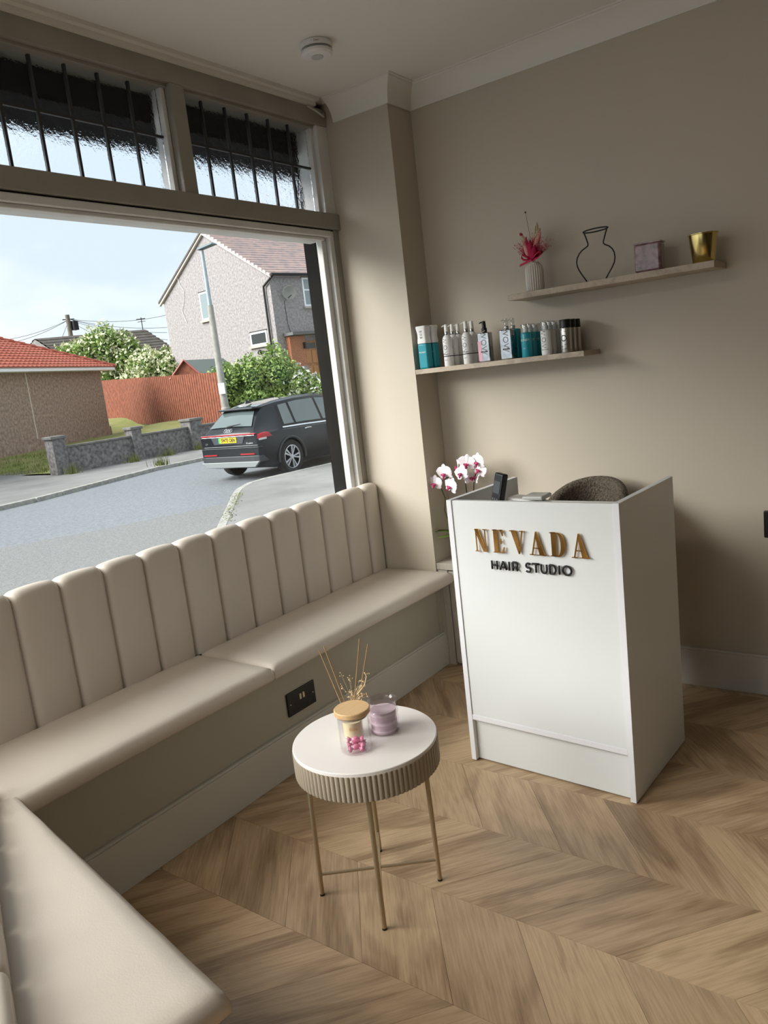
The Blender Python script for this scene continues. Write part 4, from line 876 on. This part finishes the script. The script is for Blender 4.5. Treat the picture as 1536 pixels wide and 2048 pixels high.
def hwin(M, w, h, sill=True, dark=False, bars=None):
    """M: local frame, x right along wall, y up, z outwards"""
    fr = MB().box(-w / 2, w / 2, 0, .09, -.06, .02, M).box(-w / 2, w / 2, h - .09, h, -.06, .02, M).box(-w / 2, -w / 2 + .09, .09, h - .09, -.06, .02, M).box(w / 2 - .09, w / 2, .09, h - .09, -.06, .02, M)
    if bars: fr.box(-w / 2 + .05, w / 2 - .05, h * bars, h * bars + .06, -.06, .015, M)
    f_ = obj('window', fr, m_upvc, hs)
    obj('pane', MB().box(-w / 2 + .05, w / 2 - .05, .05, h - .05, .002, .010, M), m_wdark if dark else m_wglass, f_)
    if sill: obj('window_sill', MB().box(-w / 2 - .08, w / 2 + .08, -.10, 0, -.02, .12, M), mat('sill_stone', (.40, .37, .32), .8), hs)
    obj('reveal', MB().box(-w / 2 - .05, w / 2 + .05, h, h + .05, 0, .01, M), m_gap, f_)
def gabM(u, z): return Matrix(((0, 0, -1, -.005), (-1, 0, 0, u), (0, 1, 0, z - 1.), (0, 0, 0, 1)))
def facM(u, z): return Matrix(((1, 0, 0, u), (0, 0, -1, -.005), (0, 1, 0, z - 1.), (0, 0, 0, 1)))
hwin(gabM(5.65, 5.12), .85, 1.42); hwin(gabM(1.42, 3.36), 1.35, .66, dark=True); hwin(facM(2.48, 4.98), 1.05, 1.38, bars=.55); hwin(facM(7.5, 4.98), 1.6, 1.38, bars=.55); hwin(facM(6.5, 1.9), 1.8, 1.5)
obj('wall_light', MB().ball((-.12, 1.35, 2.02), .12).tube([(0, 1.35, 2.05), (-.12, 1.35, 2.05)], .03, 6), m_matblack, hs)
obj('porch_canopy', MB().box(.38, 3.6, -.75, 0, 2.60, 2.74), mat('canopy_grey', (.12, .12, .12), .7), hs)
# brick piers laid brick by brick (joined, each brick is only a couple of pixels)
bk_ = MB()
for (a, b) in ((.50, 1.42), (2.45, 3.3)):
    for j in range(18):
        off = .11 if j % 2 else 0; x = a - off
        while x < b:
            bk_.box(max(a, x), min(b, x + .21), -.30 if True else 0, -.02, 1.14 + j * .08, 1.205 + j * .08); x += .22
obj('brickwork', bk_, m_brick, hs, kind='stuff'); obj('brick_backing', MB().box(.52, 1.40, -.285, 0, 1.14, 2.58).box(2.47, 3.28, -.285, 0, 1.14, 2.58), mat('mortar', (.40, .30, .24), .9), hs)
obj('porch_base', MB().box(.48, 1.44, -.31, 0, -.2, 1.14).box(2.43, 3.32, -.31, 0, -.2, 1.14), m_harl, hs)
do = obj('house_door', MB().box(1.46, 2.38, -.08, -.005, .12, 2.34), mat('oak_door', (.36, .16, .06), .5, noise=(5, .3)), hs, label='brown front door')
obj('door_panel', MB().box(1.58, 1.88, -.10, -.08, .3, 1.1).box(1.96, 2.26, -.10, -.08, .3, 1.1).box(1.58, 1.88, -.10, -.08, 1.25, 1.85).box(1.96, 2.26, -.10, -.08, 1.25, 1.85), mat('oak_door_panel', (.42, .19, .07), .5), do)
obj('fanlight', MB().box(1.6, 2.24, -.10, -.08, 1.95, 2.22), m_wdark, do)
obj('lantern_light', MB().box(1.28, 1.38, -.45, -.32, 1.95, 2.25), m_matblack, hs)
dish = obj('satellite_dish', MB().lathe([(.001, 0), (.12, .006), (.24, .03), (.33, .065), (.325, .08), (.22, .045), (.001, .015)], 32, Matrix.Translation((.80, -.35, 4.62)) @ Matrix.Rotation(math.radians(115), 4, 'X') @ Matrix.Rotation(math.radians(-25), 4, 'Y')), mat('dish_grey', (.30, .30, .29), .6), hs, smooth=40)
obj('dish_arm', MB().tube([(.80, 0, 4.4), (.78, -.2, 4.35), (.70, -.62, 4.45)], .02, 6).tube([(.72, 0, 4.3), (.74, -.03, 3.2), (.84, -.03, 2.8), (.95, -.03, 2.7)], .012, 5), m_matblack, dish)
obj('cable', MB().tube([(-.02, 7.9, 6.75), (-.05, 7.7, 6.2), (-.05, 7.4, 5.9), (-.05, 7.6, 5.3), (-.05, 7.9, 4.9), (-.05, 7.6, 4.2)], .015, 5), m_upvc, hs)

# ---- wooden fence
fe = thing('wooden_fence', 'tall red stained close-boarded wooden fence beside the bungalow', 'fence', (20.8, 23.3, .1))
A_, B_ = Vector((20.75, 23.15)), Vector((25.9, 38.6)); dF = (B_ - A_).normalized(); nF = Vector((-dF.y, dF.x)); LF = (B_ - A_).length
bd = MB(); n = int(LF / .125)
for i in range(n):
    a = A_ + dF * i * .125; b = a + dF * .105; t = i / n; z0 = .10 + (.68 - .10) * min(1, t / .93) - .1; zt = z0 + 2.12 + random.uniform(-.015, .015)
    off = nF * (.012 if i % 2 else 0); P = [a + off, b + off, b + off + nF * .02, a + off + nF * .02]
    bd.prism([(p.x - 20.8, p.y - 23.3) for p in P], z0 - .1 - .15, zt - .1)
obj('fence_boards', bd, m_fence, fe, kind='stuff')
for i in range(8):
    a = A_ + dF * (LF * i / 7) - nF * .1; obj('post', MB().box(a.x - 20.85, a.x - 20.75, a.y - 23.35, a.y - 23.25, -.4 + .55 * i / 7, 1.95 + .55 * i / 7), m_fence, fe)

# ---- shed
sh = thing('garden_shed', 'small garden shed with green-grey roof and red gable behind the fence', 'shed', (22.9, 27.3, .3))
bpy.context.view_layer.update()
G0, GL, GR = Vector((22.86, 27.45, 2.86)), Vector((22.45, 27.95, 2.22)), Vector((23.15, 26.85, 2.22)); RD = Vector((2.9, .7, 0))
sl_ = lambda mb: lb(mb, sh)
obj('wall', sl_(MB().add([tuple(GL), tuple(GR), tuple(G0), tuple(GL + RD), tuple(GR + RD), tuple(G0 + RD), (GL.x, GL.y, .2), (GR.x, GR.y, .2), (GL.x + RD.x, GL.y + RD.y, .2), (GR.x + RD.x, GR.y + RD.y, .2)], [(0, 1, 2), (3, 5, 4), (0, 6, 7, 1), (1, 7, 9, 4), (4, 9, 8, 3), (3, 8, 6, 0)])), m_fence, sh)
up = Vector((0, 0, .05)); ov = Vector((-.08, -.02, 0))
def slab(a, b, c, d): return MB().add([tuple(p) for p in (a, b, c, d)] + [tuple(p + up) for p in (a, b, c, d)], [(0, 3, 2, 1), (4, 5, 6, 7), (0, 1, 5, 4), (1, 2, 6, 5), (2, 3, 7, 6), (3, 0, 4, 7)])
e1 = GR + (GR - G0) * .12; e2 = GL + (GL - G0) * .12
obj('roof_sheet', sl_(slab(G0 + ov, e1 + ov, e1 + RD, G0 + RD)), mat('felt_roof', (.20, .23, .21), .8), sh); obj('roof_sheet', sl_(slab(G0 + ov, e2 + ov, e2 + RD, G0 + RD)), m_tileg, sh)
obj('barge_board', sl_(MB().tube([tuple(e2 + ov), tuple(G0 + ov + up), tuple(e1 + ov)], .05, 4)), mat('barge_red', (.40, .12, .10), .6), sh)

# ---- distant house
fh = thing('distant_house', 'distant grey gabled house with brown roof behind the bushes', 'house', (38.9, 51.2, 1))
bpy.context.view_layer.update()
ap = Vector((38.9, 51.2, 6.75)); er = Vector((39.95, 49.2, 4.95)); el = Vector((37.85, 53.2, 4.95)); rd = Vector((-8.2, 5.2, 0)) * .8
el2 = el; 
obj('wall', lb(MB().add([tuple(el), tuple(er), tuple(ap), tuple(el + rd), tuple(er + rd), tuple(ap + rd), (el.x, el.y, 0), (er.x, er.y, 0), (el.x + rd.x, el.y + rd.y, 0), (er.x + rd.x, er.y + rd.y, 0)], [(0, 1, 2), (3, 5, 4), (0, 6, 7, 1), (1, 7, 9, 4), (4, 9, 8, 3), (3, 8, 6, 0)]), fh), m_harl, fh)
up = Vector((0, 0, .14)); ov = Vector((.2, -.1, 0))
def course_roof(a, e, rdv, n=9):
    mb = MB()
    for i in range(n):
        p0 = e.lerp(a, i / n); p1 = e.lerp(a, (i + 1) / n)
        mb.add([tuple(p0 + ov), tuple(p0 + rdv), tuple(p0 + rdv + up), tuple(p0 + ov + up), tuple(p1 + rdv + up * .4), tuple(p1 + ov + up * .4)], [(0, 1, 2, 3), (3, 2, 4, 5)])
    return mb
obj('roof', lb(course_roof(ap, er + (er - ap) * .1, rd), fh), m_tileg, fh, fix=False); obj('roof', lb(course_roof(ap, el + (el - ap) * .1, rd), fh), m_tileg, fh, fix=False)
obj('aerial', lb(MB().tube([(39.0, 51.2, 6.7), (39.0, 51.2, 7.75)], .035, 5).tube([(38.6, 51.3, 7.6), (39.3, 51.1, 7.65)], .03, 5).tube([(38.7, 51.3, 7.4), (39.3, 51.1, 7.45)], .02, 5), fh), m_matblack, fh)
obj('downpipe', lb(MB().tube([(39.95, 49.1, 4.9), (40.05, 49.0, 4.6), (40.05, 49.0, 1)], .07, 6), fh), m_matblack, fh)

# ---- telegraph pole and wires
tpole = thing('telegraph_pole', 'wooden telegraph pole rising behind the bungalow roof', 'pole', (35.7, 55.9, 0))
obj('pole', MB().tube([(0, 0, 0), (0, 0, 8.6)], [.2, .17], 10), mat('old_wood', (.20, .17, .14), .9, noise=(5, .4)), tpole, smooth=True)
obj('junction_box', MB().box(.15, .55, -.45, .05, 7.4, 8.1), m_matblack, tpole)
obj('step_iron', MB().tube([(-.35, .2, 8.25), (.4, -.25, 8.25)], .04, 5), m_matblack, tpole)
wr = [((35.7, 55.9, 8.3), (40.25, 49.66, 7.7), .35), ((35.7, 55.9, 8.3), (40.1, 49.6, 6.75), .3), ((35.7, 55.9, 8.3), (40.0, 49.6, 6.36), .3), ((35.7, 55.9, 8.2), (39.9, 49.55, 5.8), .2), ((35.7, 55.9, 8.2), (32.0, 60.4, 6.9), .3), ((35.7, 55.9, 8.2), (30.5, 62, 7.4), .5), ((35.7, 55.9, 8.1), (34.7, 56.6, 6.0), .05), ((35.7, 55.9, 8.2), (37.3, 53.6, 6.4), .1)]
WL = ['topmost overhead wire from the telegraph pole to the grey house', 'second highest overhead wire running right to the grey house', 'third highest overhead wire running right to the grey house', 'lowest overhead wire running right to the grey house', 'lower overhead wire running left over the red roof', 'upper overhead wire running left over the red roof', 'steep stay wire close beside the telegraph pole', 'short overhead wire dropping into the elder bush']
for i, (a, b, sg) in enumerate(wr):
    pts = [tuple(Vector(a).lerp(Vector(b), t / 10) - Vector((0, 0, sg * 4 * (t / 10) * (1 - t / 10)))) for t in range(11)]
    tag(obj('overhead_wire', MB().tube(pts, .016, 5), m_matblack), WL[i], 'wire', 'overhead wires from the telegraph pole')

# ---- bushes
def foliage(name, blobs, n, size, m, par, seed, shell=.75, kind='stuff'):
    r = np.random.default_rng(seed); vs = []; tot = sum(b[3] * b[4] * b[5] for b in blobs) ; allv = []
    for (x, y, z, rx, ry, rz) in blobs:
        k = int(n * (rx * ry * rz) / tot); d = r.normal(size=(k, 3)); d /= np.linalg.norm(d, axis=1)[:, None]
        rad = (shell + (1 - shell) * r.random(k))[:, None] * (1 + .12 * np.sin(d * 7 + x).sum(1))[:, None]
        c = np.array([x, y, z]) + d * rad * np.array([rx, ry, rz])
        a = r.normal(size=(k, 3)); a /= np.linalg.norm(a, axis=1)[:, None]; b = np.cross(a, r.normal(size=(k, 3))); b /= np.linalg.norm(b, axis=1)[:, None]
        s = (size * (.6 + .8 * r.random(k)))[:, None]
        allv.append(np.stack([c - a * s, c + b * s * .5, c + a * s, c - b * s * .5], 1).reshape(-1, 3))
    V = np.concatenate(allv); F = np.arange(len(V)).reshape(-1, 4)
    me = bpy.data.meshes.new(name); me.from_pydata(V.tolist(), [], F.tolist()); me.materials.append(m); me.update()
    o = bpy.data.objects.new(name, me); COL.objects.link(o); o.parent = par; o['kind'] = kind; return o
def bush(name, label, loc, blobs, nleaf, m, core, flowers=None, seed=1, size=.11, h=1.2):
    t = thing(name, label, 'bush', loc); B = [(x - loc[0], y - loc[1], z - loc[2], a, b, c) for x, y, z, a, b, c in blobs]
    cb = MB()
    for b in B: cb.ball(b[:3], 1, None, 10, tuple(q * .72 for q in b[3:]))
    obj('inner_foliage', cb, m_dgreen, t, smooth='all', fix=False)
    foliage('foliage', B, nleaf, size, m, t, seed)
    if flowers: foliage('blossom', [(b[0], b[1], b[2] + .05, b[3] * 1.06, b[4] * 1.06, b[5] * 1.06) for b in B], flowers[0], flowers[1], flowers[2], t, seed + 50, .93)
    obj('stem', MB().tube([(0, 0, -.3), (.1, 0, h)], [.08, .05], 7), mat('bark', (.12, .09, .06), .9), t)
    return t
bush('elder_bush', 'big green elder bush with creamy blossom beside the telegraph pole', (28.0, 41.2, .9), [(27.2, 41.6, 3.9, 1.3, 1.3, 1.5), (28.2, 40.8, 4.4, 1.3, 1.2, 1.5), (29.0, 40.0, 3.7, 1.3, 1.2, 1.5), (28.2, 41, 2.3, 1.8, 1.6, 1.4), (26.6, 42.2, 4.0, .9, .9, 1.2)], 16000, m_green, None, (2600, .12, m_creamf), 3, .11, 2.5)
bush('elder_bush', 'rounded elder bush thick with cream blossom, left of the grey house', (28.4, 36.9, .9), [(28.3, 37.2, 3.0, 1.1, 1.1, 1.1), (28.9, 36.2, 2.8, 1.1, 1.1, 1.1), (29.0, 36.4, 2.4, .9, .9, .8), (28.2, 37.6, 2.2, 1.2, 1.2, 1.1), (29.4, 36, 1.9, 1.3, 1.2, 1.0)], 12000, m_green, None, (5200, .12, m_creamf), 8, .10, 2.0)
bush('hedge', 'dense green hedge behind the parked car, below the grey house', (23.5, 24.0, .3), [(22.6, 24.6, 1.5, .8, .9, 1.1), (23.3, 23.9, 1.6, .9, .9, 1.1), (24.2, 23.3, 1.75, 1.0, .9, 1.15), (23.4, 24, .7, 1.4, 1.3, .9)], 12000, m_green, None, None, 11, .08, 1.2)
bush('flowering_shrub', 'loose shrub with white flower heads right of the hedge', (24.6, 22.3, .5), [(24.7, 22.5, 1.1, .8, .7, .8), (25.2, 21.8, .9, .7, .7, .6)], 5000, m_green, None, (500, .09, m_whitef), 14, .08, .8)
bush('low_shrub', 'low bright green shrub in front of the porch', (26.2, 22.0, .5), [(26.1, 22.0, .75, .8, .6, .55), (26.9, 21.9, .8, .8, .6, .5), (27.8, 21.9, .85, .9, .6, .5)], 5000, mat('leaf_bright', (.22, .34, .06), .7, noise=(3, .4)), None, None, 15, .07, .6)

# ============================================================ CAR
car = thing('parked_car', 'black estate car with yellow rear number plate parked across the road', 'car', (12.02, 12.375, -.55), math.radians(2.03))
m_paint = mat('black_paint', (.006, .009, .012), .3, coat=.25, spec=.35); m_clad = mat('dark_cladding', (.03, .034, .038), .45)
m_cglass = mat('car_glass', (.10, .13, .13), .03, coat=1.); m_chrome = mat('chrome', (.75, .76, .78), .15, 1.); m_red = mat('tail_red', (.36, .008, .015), .3, coat=.3)
m_tyre = mat('tyre', (.018, .018, .018), .8); m_alloy = mat('alloy', (.55, .56, .58), .3, .8); m_sil = mat('diffuser_silver', (.22, .24, .24), .4, .3)
PX = [-.93, -.90, -.82, -.66, -.50, -.38, 0, .6, 1.2, 1.7, 2.2, 2.7, 2.95, 3.3, 3.55, 3.66]
PT = dict(w=[.80, .86, .905, .925, .93, .93, .93, .925, .925, .93, .93, .93, .925, .90, .82, .70],
          zb=[.40, .34, .28, .25, .22, .21, .20, .20, .20, .20, .20, .20, .20, .22, .25, .30],
          zr=[.99, 1.03, 1.12, 1.28, 1.43, 1.515, 1.585, 1.63, 1.635, 1.60, 1.43, 1.15, 1.06, 1.0, .9, .75],
          zs=[.955, .975, .995, 1.0, 1.0, 1.0, .995, .985, .965, .955, .95, .95, .93, .9, .8, .65],
          wb=[.77, .80, .82, .815, .81, .81, .83, .84, .84, .84, .84, .82, .80, .78, .70, .60],
          wr=[.76, .75, .69, .62, .575, .57, .60, .63, .65, .64, .60, .68, .72, .72, .66, .55])
def P_(k, x): return float(np.interp(x, PX, PT[k]))
def sec(x):
    w, zb, zr, zs, wb, wr = [P_(k, x) for k in ('w', 'zb', 'zr', 'zs', 'wb', 'wr')]
    zs = min(zs, zr - .03)
    return [(0, zb), (w - .12, zb), (w - .03, zb + .10), (w, .60), (w - .004, .80), (w - .025, zs - .03), (wb + .01, zs + .005), (wr + .03, max(zs + .01, zr - .10)), (wr - .01, zr - .035), (wr - .12, zr - .008), (0, zr + .012)]
def surf(x, t, side=1, off=0):
    """t runs 0..10 along the section"""
    s = sec(x); i = min(9, int(t)); f = t - i; y = s[i][0] * (1 - f) + s[i + 1][0] * f; z = s[i][1] * (1 - f) + s[i + 1][1] * f
    dy, dz = s[i + 1][0] - s[i][0], s[i + 1][1] - s[i][1]; l = math.hypot(dy, dz) or 1
    return (x, -side * (y + off * dz / l), z - off * dy / l)
xsS = sorted(set(PX + [-.1, .3, .9, 1.45, 1.95, 2.45, -.74, -.58, -.86]))
bm_ = MB(); rows = []
for x in xsS:
    s = sec(x); ring = [(x, -y, z) for y, z in s] + [(x, y, z) for y, z in s[-2:0:-1]]; rows.append(ring)
m_ = len(rows[0]); bm_.v = [p for r in rows for p in r]
bm_.f = [(i * m_ + j, i * m_ + (j + 1) % m_, (i + 1) * m_ + (j + 1) % m_, (i + 1) * m_ + j) for i in range(len(rows) - 1) for j in range(m_)] + [tuple(range(m_)), tuple(range((len(rows) - 1) * m_, len(rows) * m_))[::-1]]
body = obj('body', bm_, m_paint, car, smooth=38)
cut = MB()
for x in (0, 2.764):
    for s_ in (1, -1): cut.lathe([(.405, -.30), (.405, .30)], 40, Matrix.Translation((x, s_ * .93, .37)) @ Matrix.Rotation(math.pi / 2, 4, 'X'))
cutter = obj('cutter', cut, m_paint); cutter.location = (0, 0, 0)
body.parent = None
bo = body.modifiers.new('Boolean', 'BOOLEAN'); bo.operation = 'DIFFERENCE'; bo.object = cutter; bo.solver = 'EXACT'
bpy.context.view_layer.update(); dg = bpy.context.evaluated_depsgraph_get(); nm = bpy.data.meshes.new_from_object(body.evaluated_get(dg))
if len(nm.polygons) > 50: body.modifiers.clear(); body.data = nm
bpy.data.objects.remove(cutter); body.parent = car
def patch(name, x0, x1, t0, t1, m, side=1, off=.006, nu=12, nv=4, par=None, x0b=None, x1b=None, **k):
    def fn(u, v):
        a = x0 + ((x0b if x0b is not None else x0) - x0) * v; b = x1 + ((x1b if x1b is not None else x1) - x1) * v
        return surf(a + (b - a) * u, t0 + (t1 - t0) * v, side, off)
    return obj(name, MB().grid(fn, nu, nv), m, par or car, smooth='all', fix=False, **k)
for s_ in (1, -1):
    patch('window_surround', -.10, 2.42, 6.0, 7.25, m_matblack, s_, .004, 16, 5, x0b=-.02, x1b=2.05)
    patch('side_window', -.02, .30, 6.15, 7.05, m_cglass, s_, .009, x0b=.04, x1b=.30)
    patch('side_window', .37, 1.22, 6.15, 7.1, m_cglass, s_, .009, x0b=.37, x1b=1.16)
    patch('side_window', 1.30, 2.28, 6.15, 7.1, m_cglass, s_, .009, x0b=1.24, x1b=1.95)
    patch('chrome_trim', -.10, 2.42, 5.9, 6.06, m_chrome, s_, .012, 16, 1)
    patch('roof_rail', -.45, 1.9, 8.2, 8.75, m_clad, s_, .03, 16, 2, label='satin roof rail')
    patch('tail_light', -.915, -.55, 4.55, 5.5, m_red, s_, .012, 10, 4, x0b=-.895, x1b=-.70)
    patch('light_lens', -.90, -.72, 4.3, 4.55, mat('clear_lens', (.45, .42, .42), .1, coat=1.), s_, .012, 8, 2)
    patch('sill_cladding', -.9, 3.5, 1.9, 2.55, m_clad, s_, .008, 20, 2) if False else None
    patch('door_seam', 1.25, 1.262, 2.2, 6.0, m_gap, s_, .003, 1, 10); patch('door_seam', .36, .372, 4.5, 6.0, m_gap, s_, .003, 1, 6)
    for hx in (.52, 1.50):
        h_ = surf(hx + .1, 4.7, s_, .03); obj('door_handle', MB().tube([(hx, h_[1] * .985, h_[2]), (hx + .05, h_[1], h_[2] + .012), (hx + .17, h_[1], h_[2] + .012), (hx + .22, h_[1] * .985, h_[2])], .014, 8), m_chrome, car, smooth=True)
    for wx in (0, 2.764):
        arch = []
        for i in range(21):
            a = math.radians(-8 + 196 * i / 20); arch.append((wx + .43 * math.cos(a), -s_ * .928, .37 + .43 * math.sin(a)))
        obj('arch_trim', MB().tube(arch, .030, 6), m_clad, car, smooth=True)
        wl = obj('wheel', MB().lathe([(.25, -.10), (.33, -.112), (.362, -.09), (.37, -.05), (.37, .05), (.362, .09), (.33, .112), (.25, .10), (.25, -.10)], 48, Matrix.Translation((wx, -s_ * .82, .37)) @ Matrix.Rotation(math.pi / 2, 4, 'X'), None, False), m_tyre, car, smooth=40, label='tyre with silver alloy wheel')
        Mr = Matrix.Translation((wx, -s_ * .90, .37)) @ Matrix.Rotation(s_ * math.pi / 2, 4, 'X')
        obj('hub_dark', MB().lathe([(.001, -.06), (.24, -.06), (.25, -.02)], 40, Mr, None, False), m_matblack, wl)
        rim = MB().lathe([(.238, .0), (.252, .004), (.256, .02), (.240, .024), (.230, .01), (.238, .0)], 48, Mr, None, False)
        for q in range(5):
            for dq in (-.19, .19):
                a = 2 * math.pi * q / 5 + dq; c_, s2 = math.cos(a), math.sin(a); px_, py_ = -s2, c_
                p0 = (c_ * .05, s2 * .05); p1 = (c_ * .24, s2 * .24); w0, w1 = .011, .021
                rim.prism([(p0[0] + px_ * w0, p0[1] + py_ * w0), (p1[0] + px_ * w1, p1[1] + py_ * w1), (p1[0] - px_ * w1, p1[1] - py_ * w1), (p0[0] - px_ * w0, p0[1] - py_ * w0)], -.015, .012, Mr)
        rim.lathe([(.001, .02), (.05, .018), (.06, -.01)], 20, Mr)
        obj('rim', rim, m_alloy, wl, smooth=30)
# rear window, tailgate details
def rearp(name, za, zb_, ya, yb, m, off=.008, nu=10, nv=8, **k):
    """patch on the sloping tail: u across the car, v up the slope"""
    def xat(z): return float(np.interp(z, PT['zr'][:6], PX[:6]))
    def fn(u, v):
        z = za + (zb_ - za) * v; hw = ya + (yb - ya) * v; y = hw * (2 * u - 1); bulge = .03 * (2 * u - 1) ** 2
        return (xat(z) + bulge * .4 - off, y, z + .014 * (1 - (2 * u - 1) ** 2) + off * .7)
    return obj(name, MB().grid(fn, nu, nv), m, car, smooth='all', fix=False, **k)
rearp('rear_window', 1.13, 1.44, .62, .46, m_cglass, .012)
rearp('dark_glass_band', 1.42, 1.47, .47, .45, m_matblack, .016)
obj('spoiler', MB().prism([(-.60, -.50), (-.60, .50), (-.52, .54), (-.34, .54), (-.34, -.54), (-.52, -.54)], 1.475, 1.515), m_paint, car, bevel=.014, bseg=3)
obj('light_bar', MB().box(-.945, -.90, -.80, .80, .975, 1.0), m_red, car, bevel=.005)
obj('chrome_bar', MB().box(-.947, -.90, -.78, .78, .955, .962), m_chrome, car, bevel=.003)
obj('plate_recess', MB().prism([(-.42, .80), (.42, .80), (.50, .955), (-.50, .955)], 0, .012, Matrix(((0, 0, -1, -.93), (1, 0, 0, 0), (0, 1, 0, 0), (0, 0, 0, 1)))), mat('recess_dark', (.05, .055, .065), .3), car)
Mrear = lambda x, z: Matrix(((0, 0, -1, x), (-1, 0, 0, 0), (0, 1, 0, z), (0, 0, 0, 1)))
pl = obj('number_plate', MB().box(-.26, .26, -.0555, .0555, 0, .006, Mrear(-.945, .882)), mat('plate_yellow', (.85, .55, .02), .4), car, label='yellow number plate')
obj('green_strip', MB().box(-.262, -.215, -.0555, .0555, .006, .008, Mrear(-.945, .882)), mat('plate_green', (.05, .5, .12), .4), pl)
t = text_mb('SW73 OEN', .105, .001, .0035, spacing=1.02)
obj('lettering', place(t, Mrear(-.953, .880) @ Matrix.Translation((.024, 0, 0)) @ Matrix.Diagonal((.80, 1, 1, 1))), m_matblack, pl)
em = MB()
for i in range(4):
    em.tube([(-.888 + .036 * math.sin(2 * math.pi * k / 20) * .75, .036 * math.cos(2 * math.pi * k / 20) + (i - 1.5) * .052, 1.078 + .036 * math.sin(2 * math.pi * k / 20)) for k in range(20)], .0055, 6, True)
obj('ring_emblem', em, m_chrome, car, smooth=True)
for s, y, z, sz in (('Q4', .66, .82, .06), ('50 quattro', -.62, .80, .045)):
    obj('badge', place(text_mb(s, sz, .002, .001), Matrix.Translation((0, y, 0)) @ Mrear(-.936, z)), m_chrome, car)
obj('badge', place(text_mb('e-tron', .10, .002, .001, spacing=1.4), Matrix.Translation((0, .15, 0)) @ Mrear(-.955, .47)), m_clad, car)
def bumper(name, z0, z1, x, w, m, r=.10):
    P = [(x + .35, -w), (x + .10, -w + .01), (x + .03, -w + .06), (x, -w + .18), (x, w - .18), (x + .03, w - .06), (x + .10, w - .01), (x + .35, w)]
    return obj(name, MB().prism(P, z0, z1), m, car, bevel=.015, bseg=2)
bumper('bumper', .52, .76, -.955, .905, m_paint); bumper('lower_bumper', .40, .54, -.965, .90, m_clad)
bumper('bumper_crease', .70, .72, -.962, .905, m_clad)
obj('diffuser', MB().prism([(-.72, .30), (.72, .30), (.86, .42), (-.86, .42)], 0, .06, Matrix(((0, 0, -1, -.915), (1, 0, 0, 0), (0, 1, 0, 0), (0, 0, 0, 1)))), m_sil, car, bevel=.01)
for s_ in (1, -1): obj('reflector', MB().box(-.974, -.95, s_ * .55 - .2, s_ * .55 + .2, .565, .59), m_red, car)
obj('wiper', MB().tube([(-.86, .05, 1.14), (-.87, .0, 1.16), (-.84, -.34, 1.20)], [.025, .02, .008], 8), m_matblack, car, smooth=True)
obj('shark_fin', MB().add([(-.28, -.02, 1.585), (-.28, .02, 1.585), (-.08, .02, 1.60), (-.08, -.02, 1.60), (-.24, 0, 1.67), (-.20, 0, 1.67)], [(0, 1, 2, 3), (0, 4, 1), (0, 3, 5, 4), (1, 4, 5, 2), (2, 5, 3)]), m_paint, car)
for s_ in (1, -1): obj('door_mirror', MB().ball((2.0, s_ * 1.0, 1.03), .10, None, 12, (.8, 1, .75)).tube([(2.0, s_ * .86, .99), (2.0, s_ * .98, 1.0)], .03, 8), m_paint, car, smooth='all')
rfp = MB().grid(lambda u, v: surf(-.36 + 1.7 * u, 9.1 + .9 * v, 1, .006), 8, 2); rfp.grid(lambda u, v: surf(-.36 + 1.7 * u, 9.1 + .9 * v, -1, .006), 8, 2)
obj('glass_roof', rfp, m_cglass, car, smooth='all', fix=False)
ws = MB()
for s_ in (1, -1): ws.grid(lambda u, v: surf(2.02 + .62 * u, 9.0 - .1 + 1.1 * v, s_, .006), 6, 3)
obj('windscreen', ws, m_cglass, car, smooth='all', fix=False)
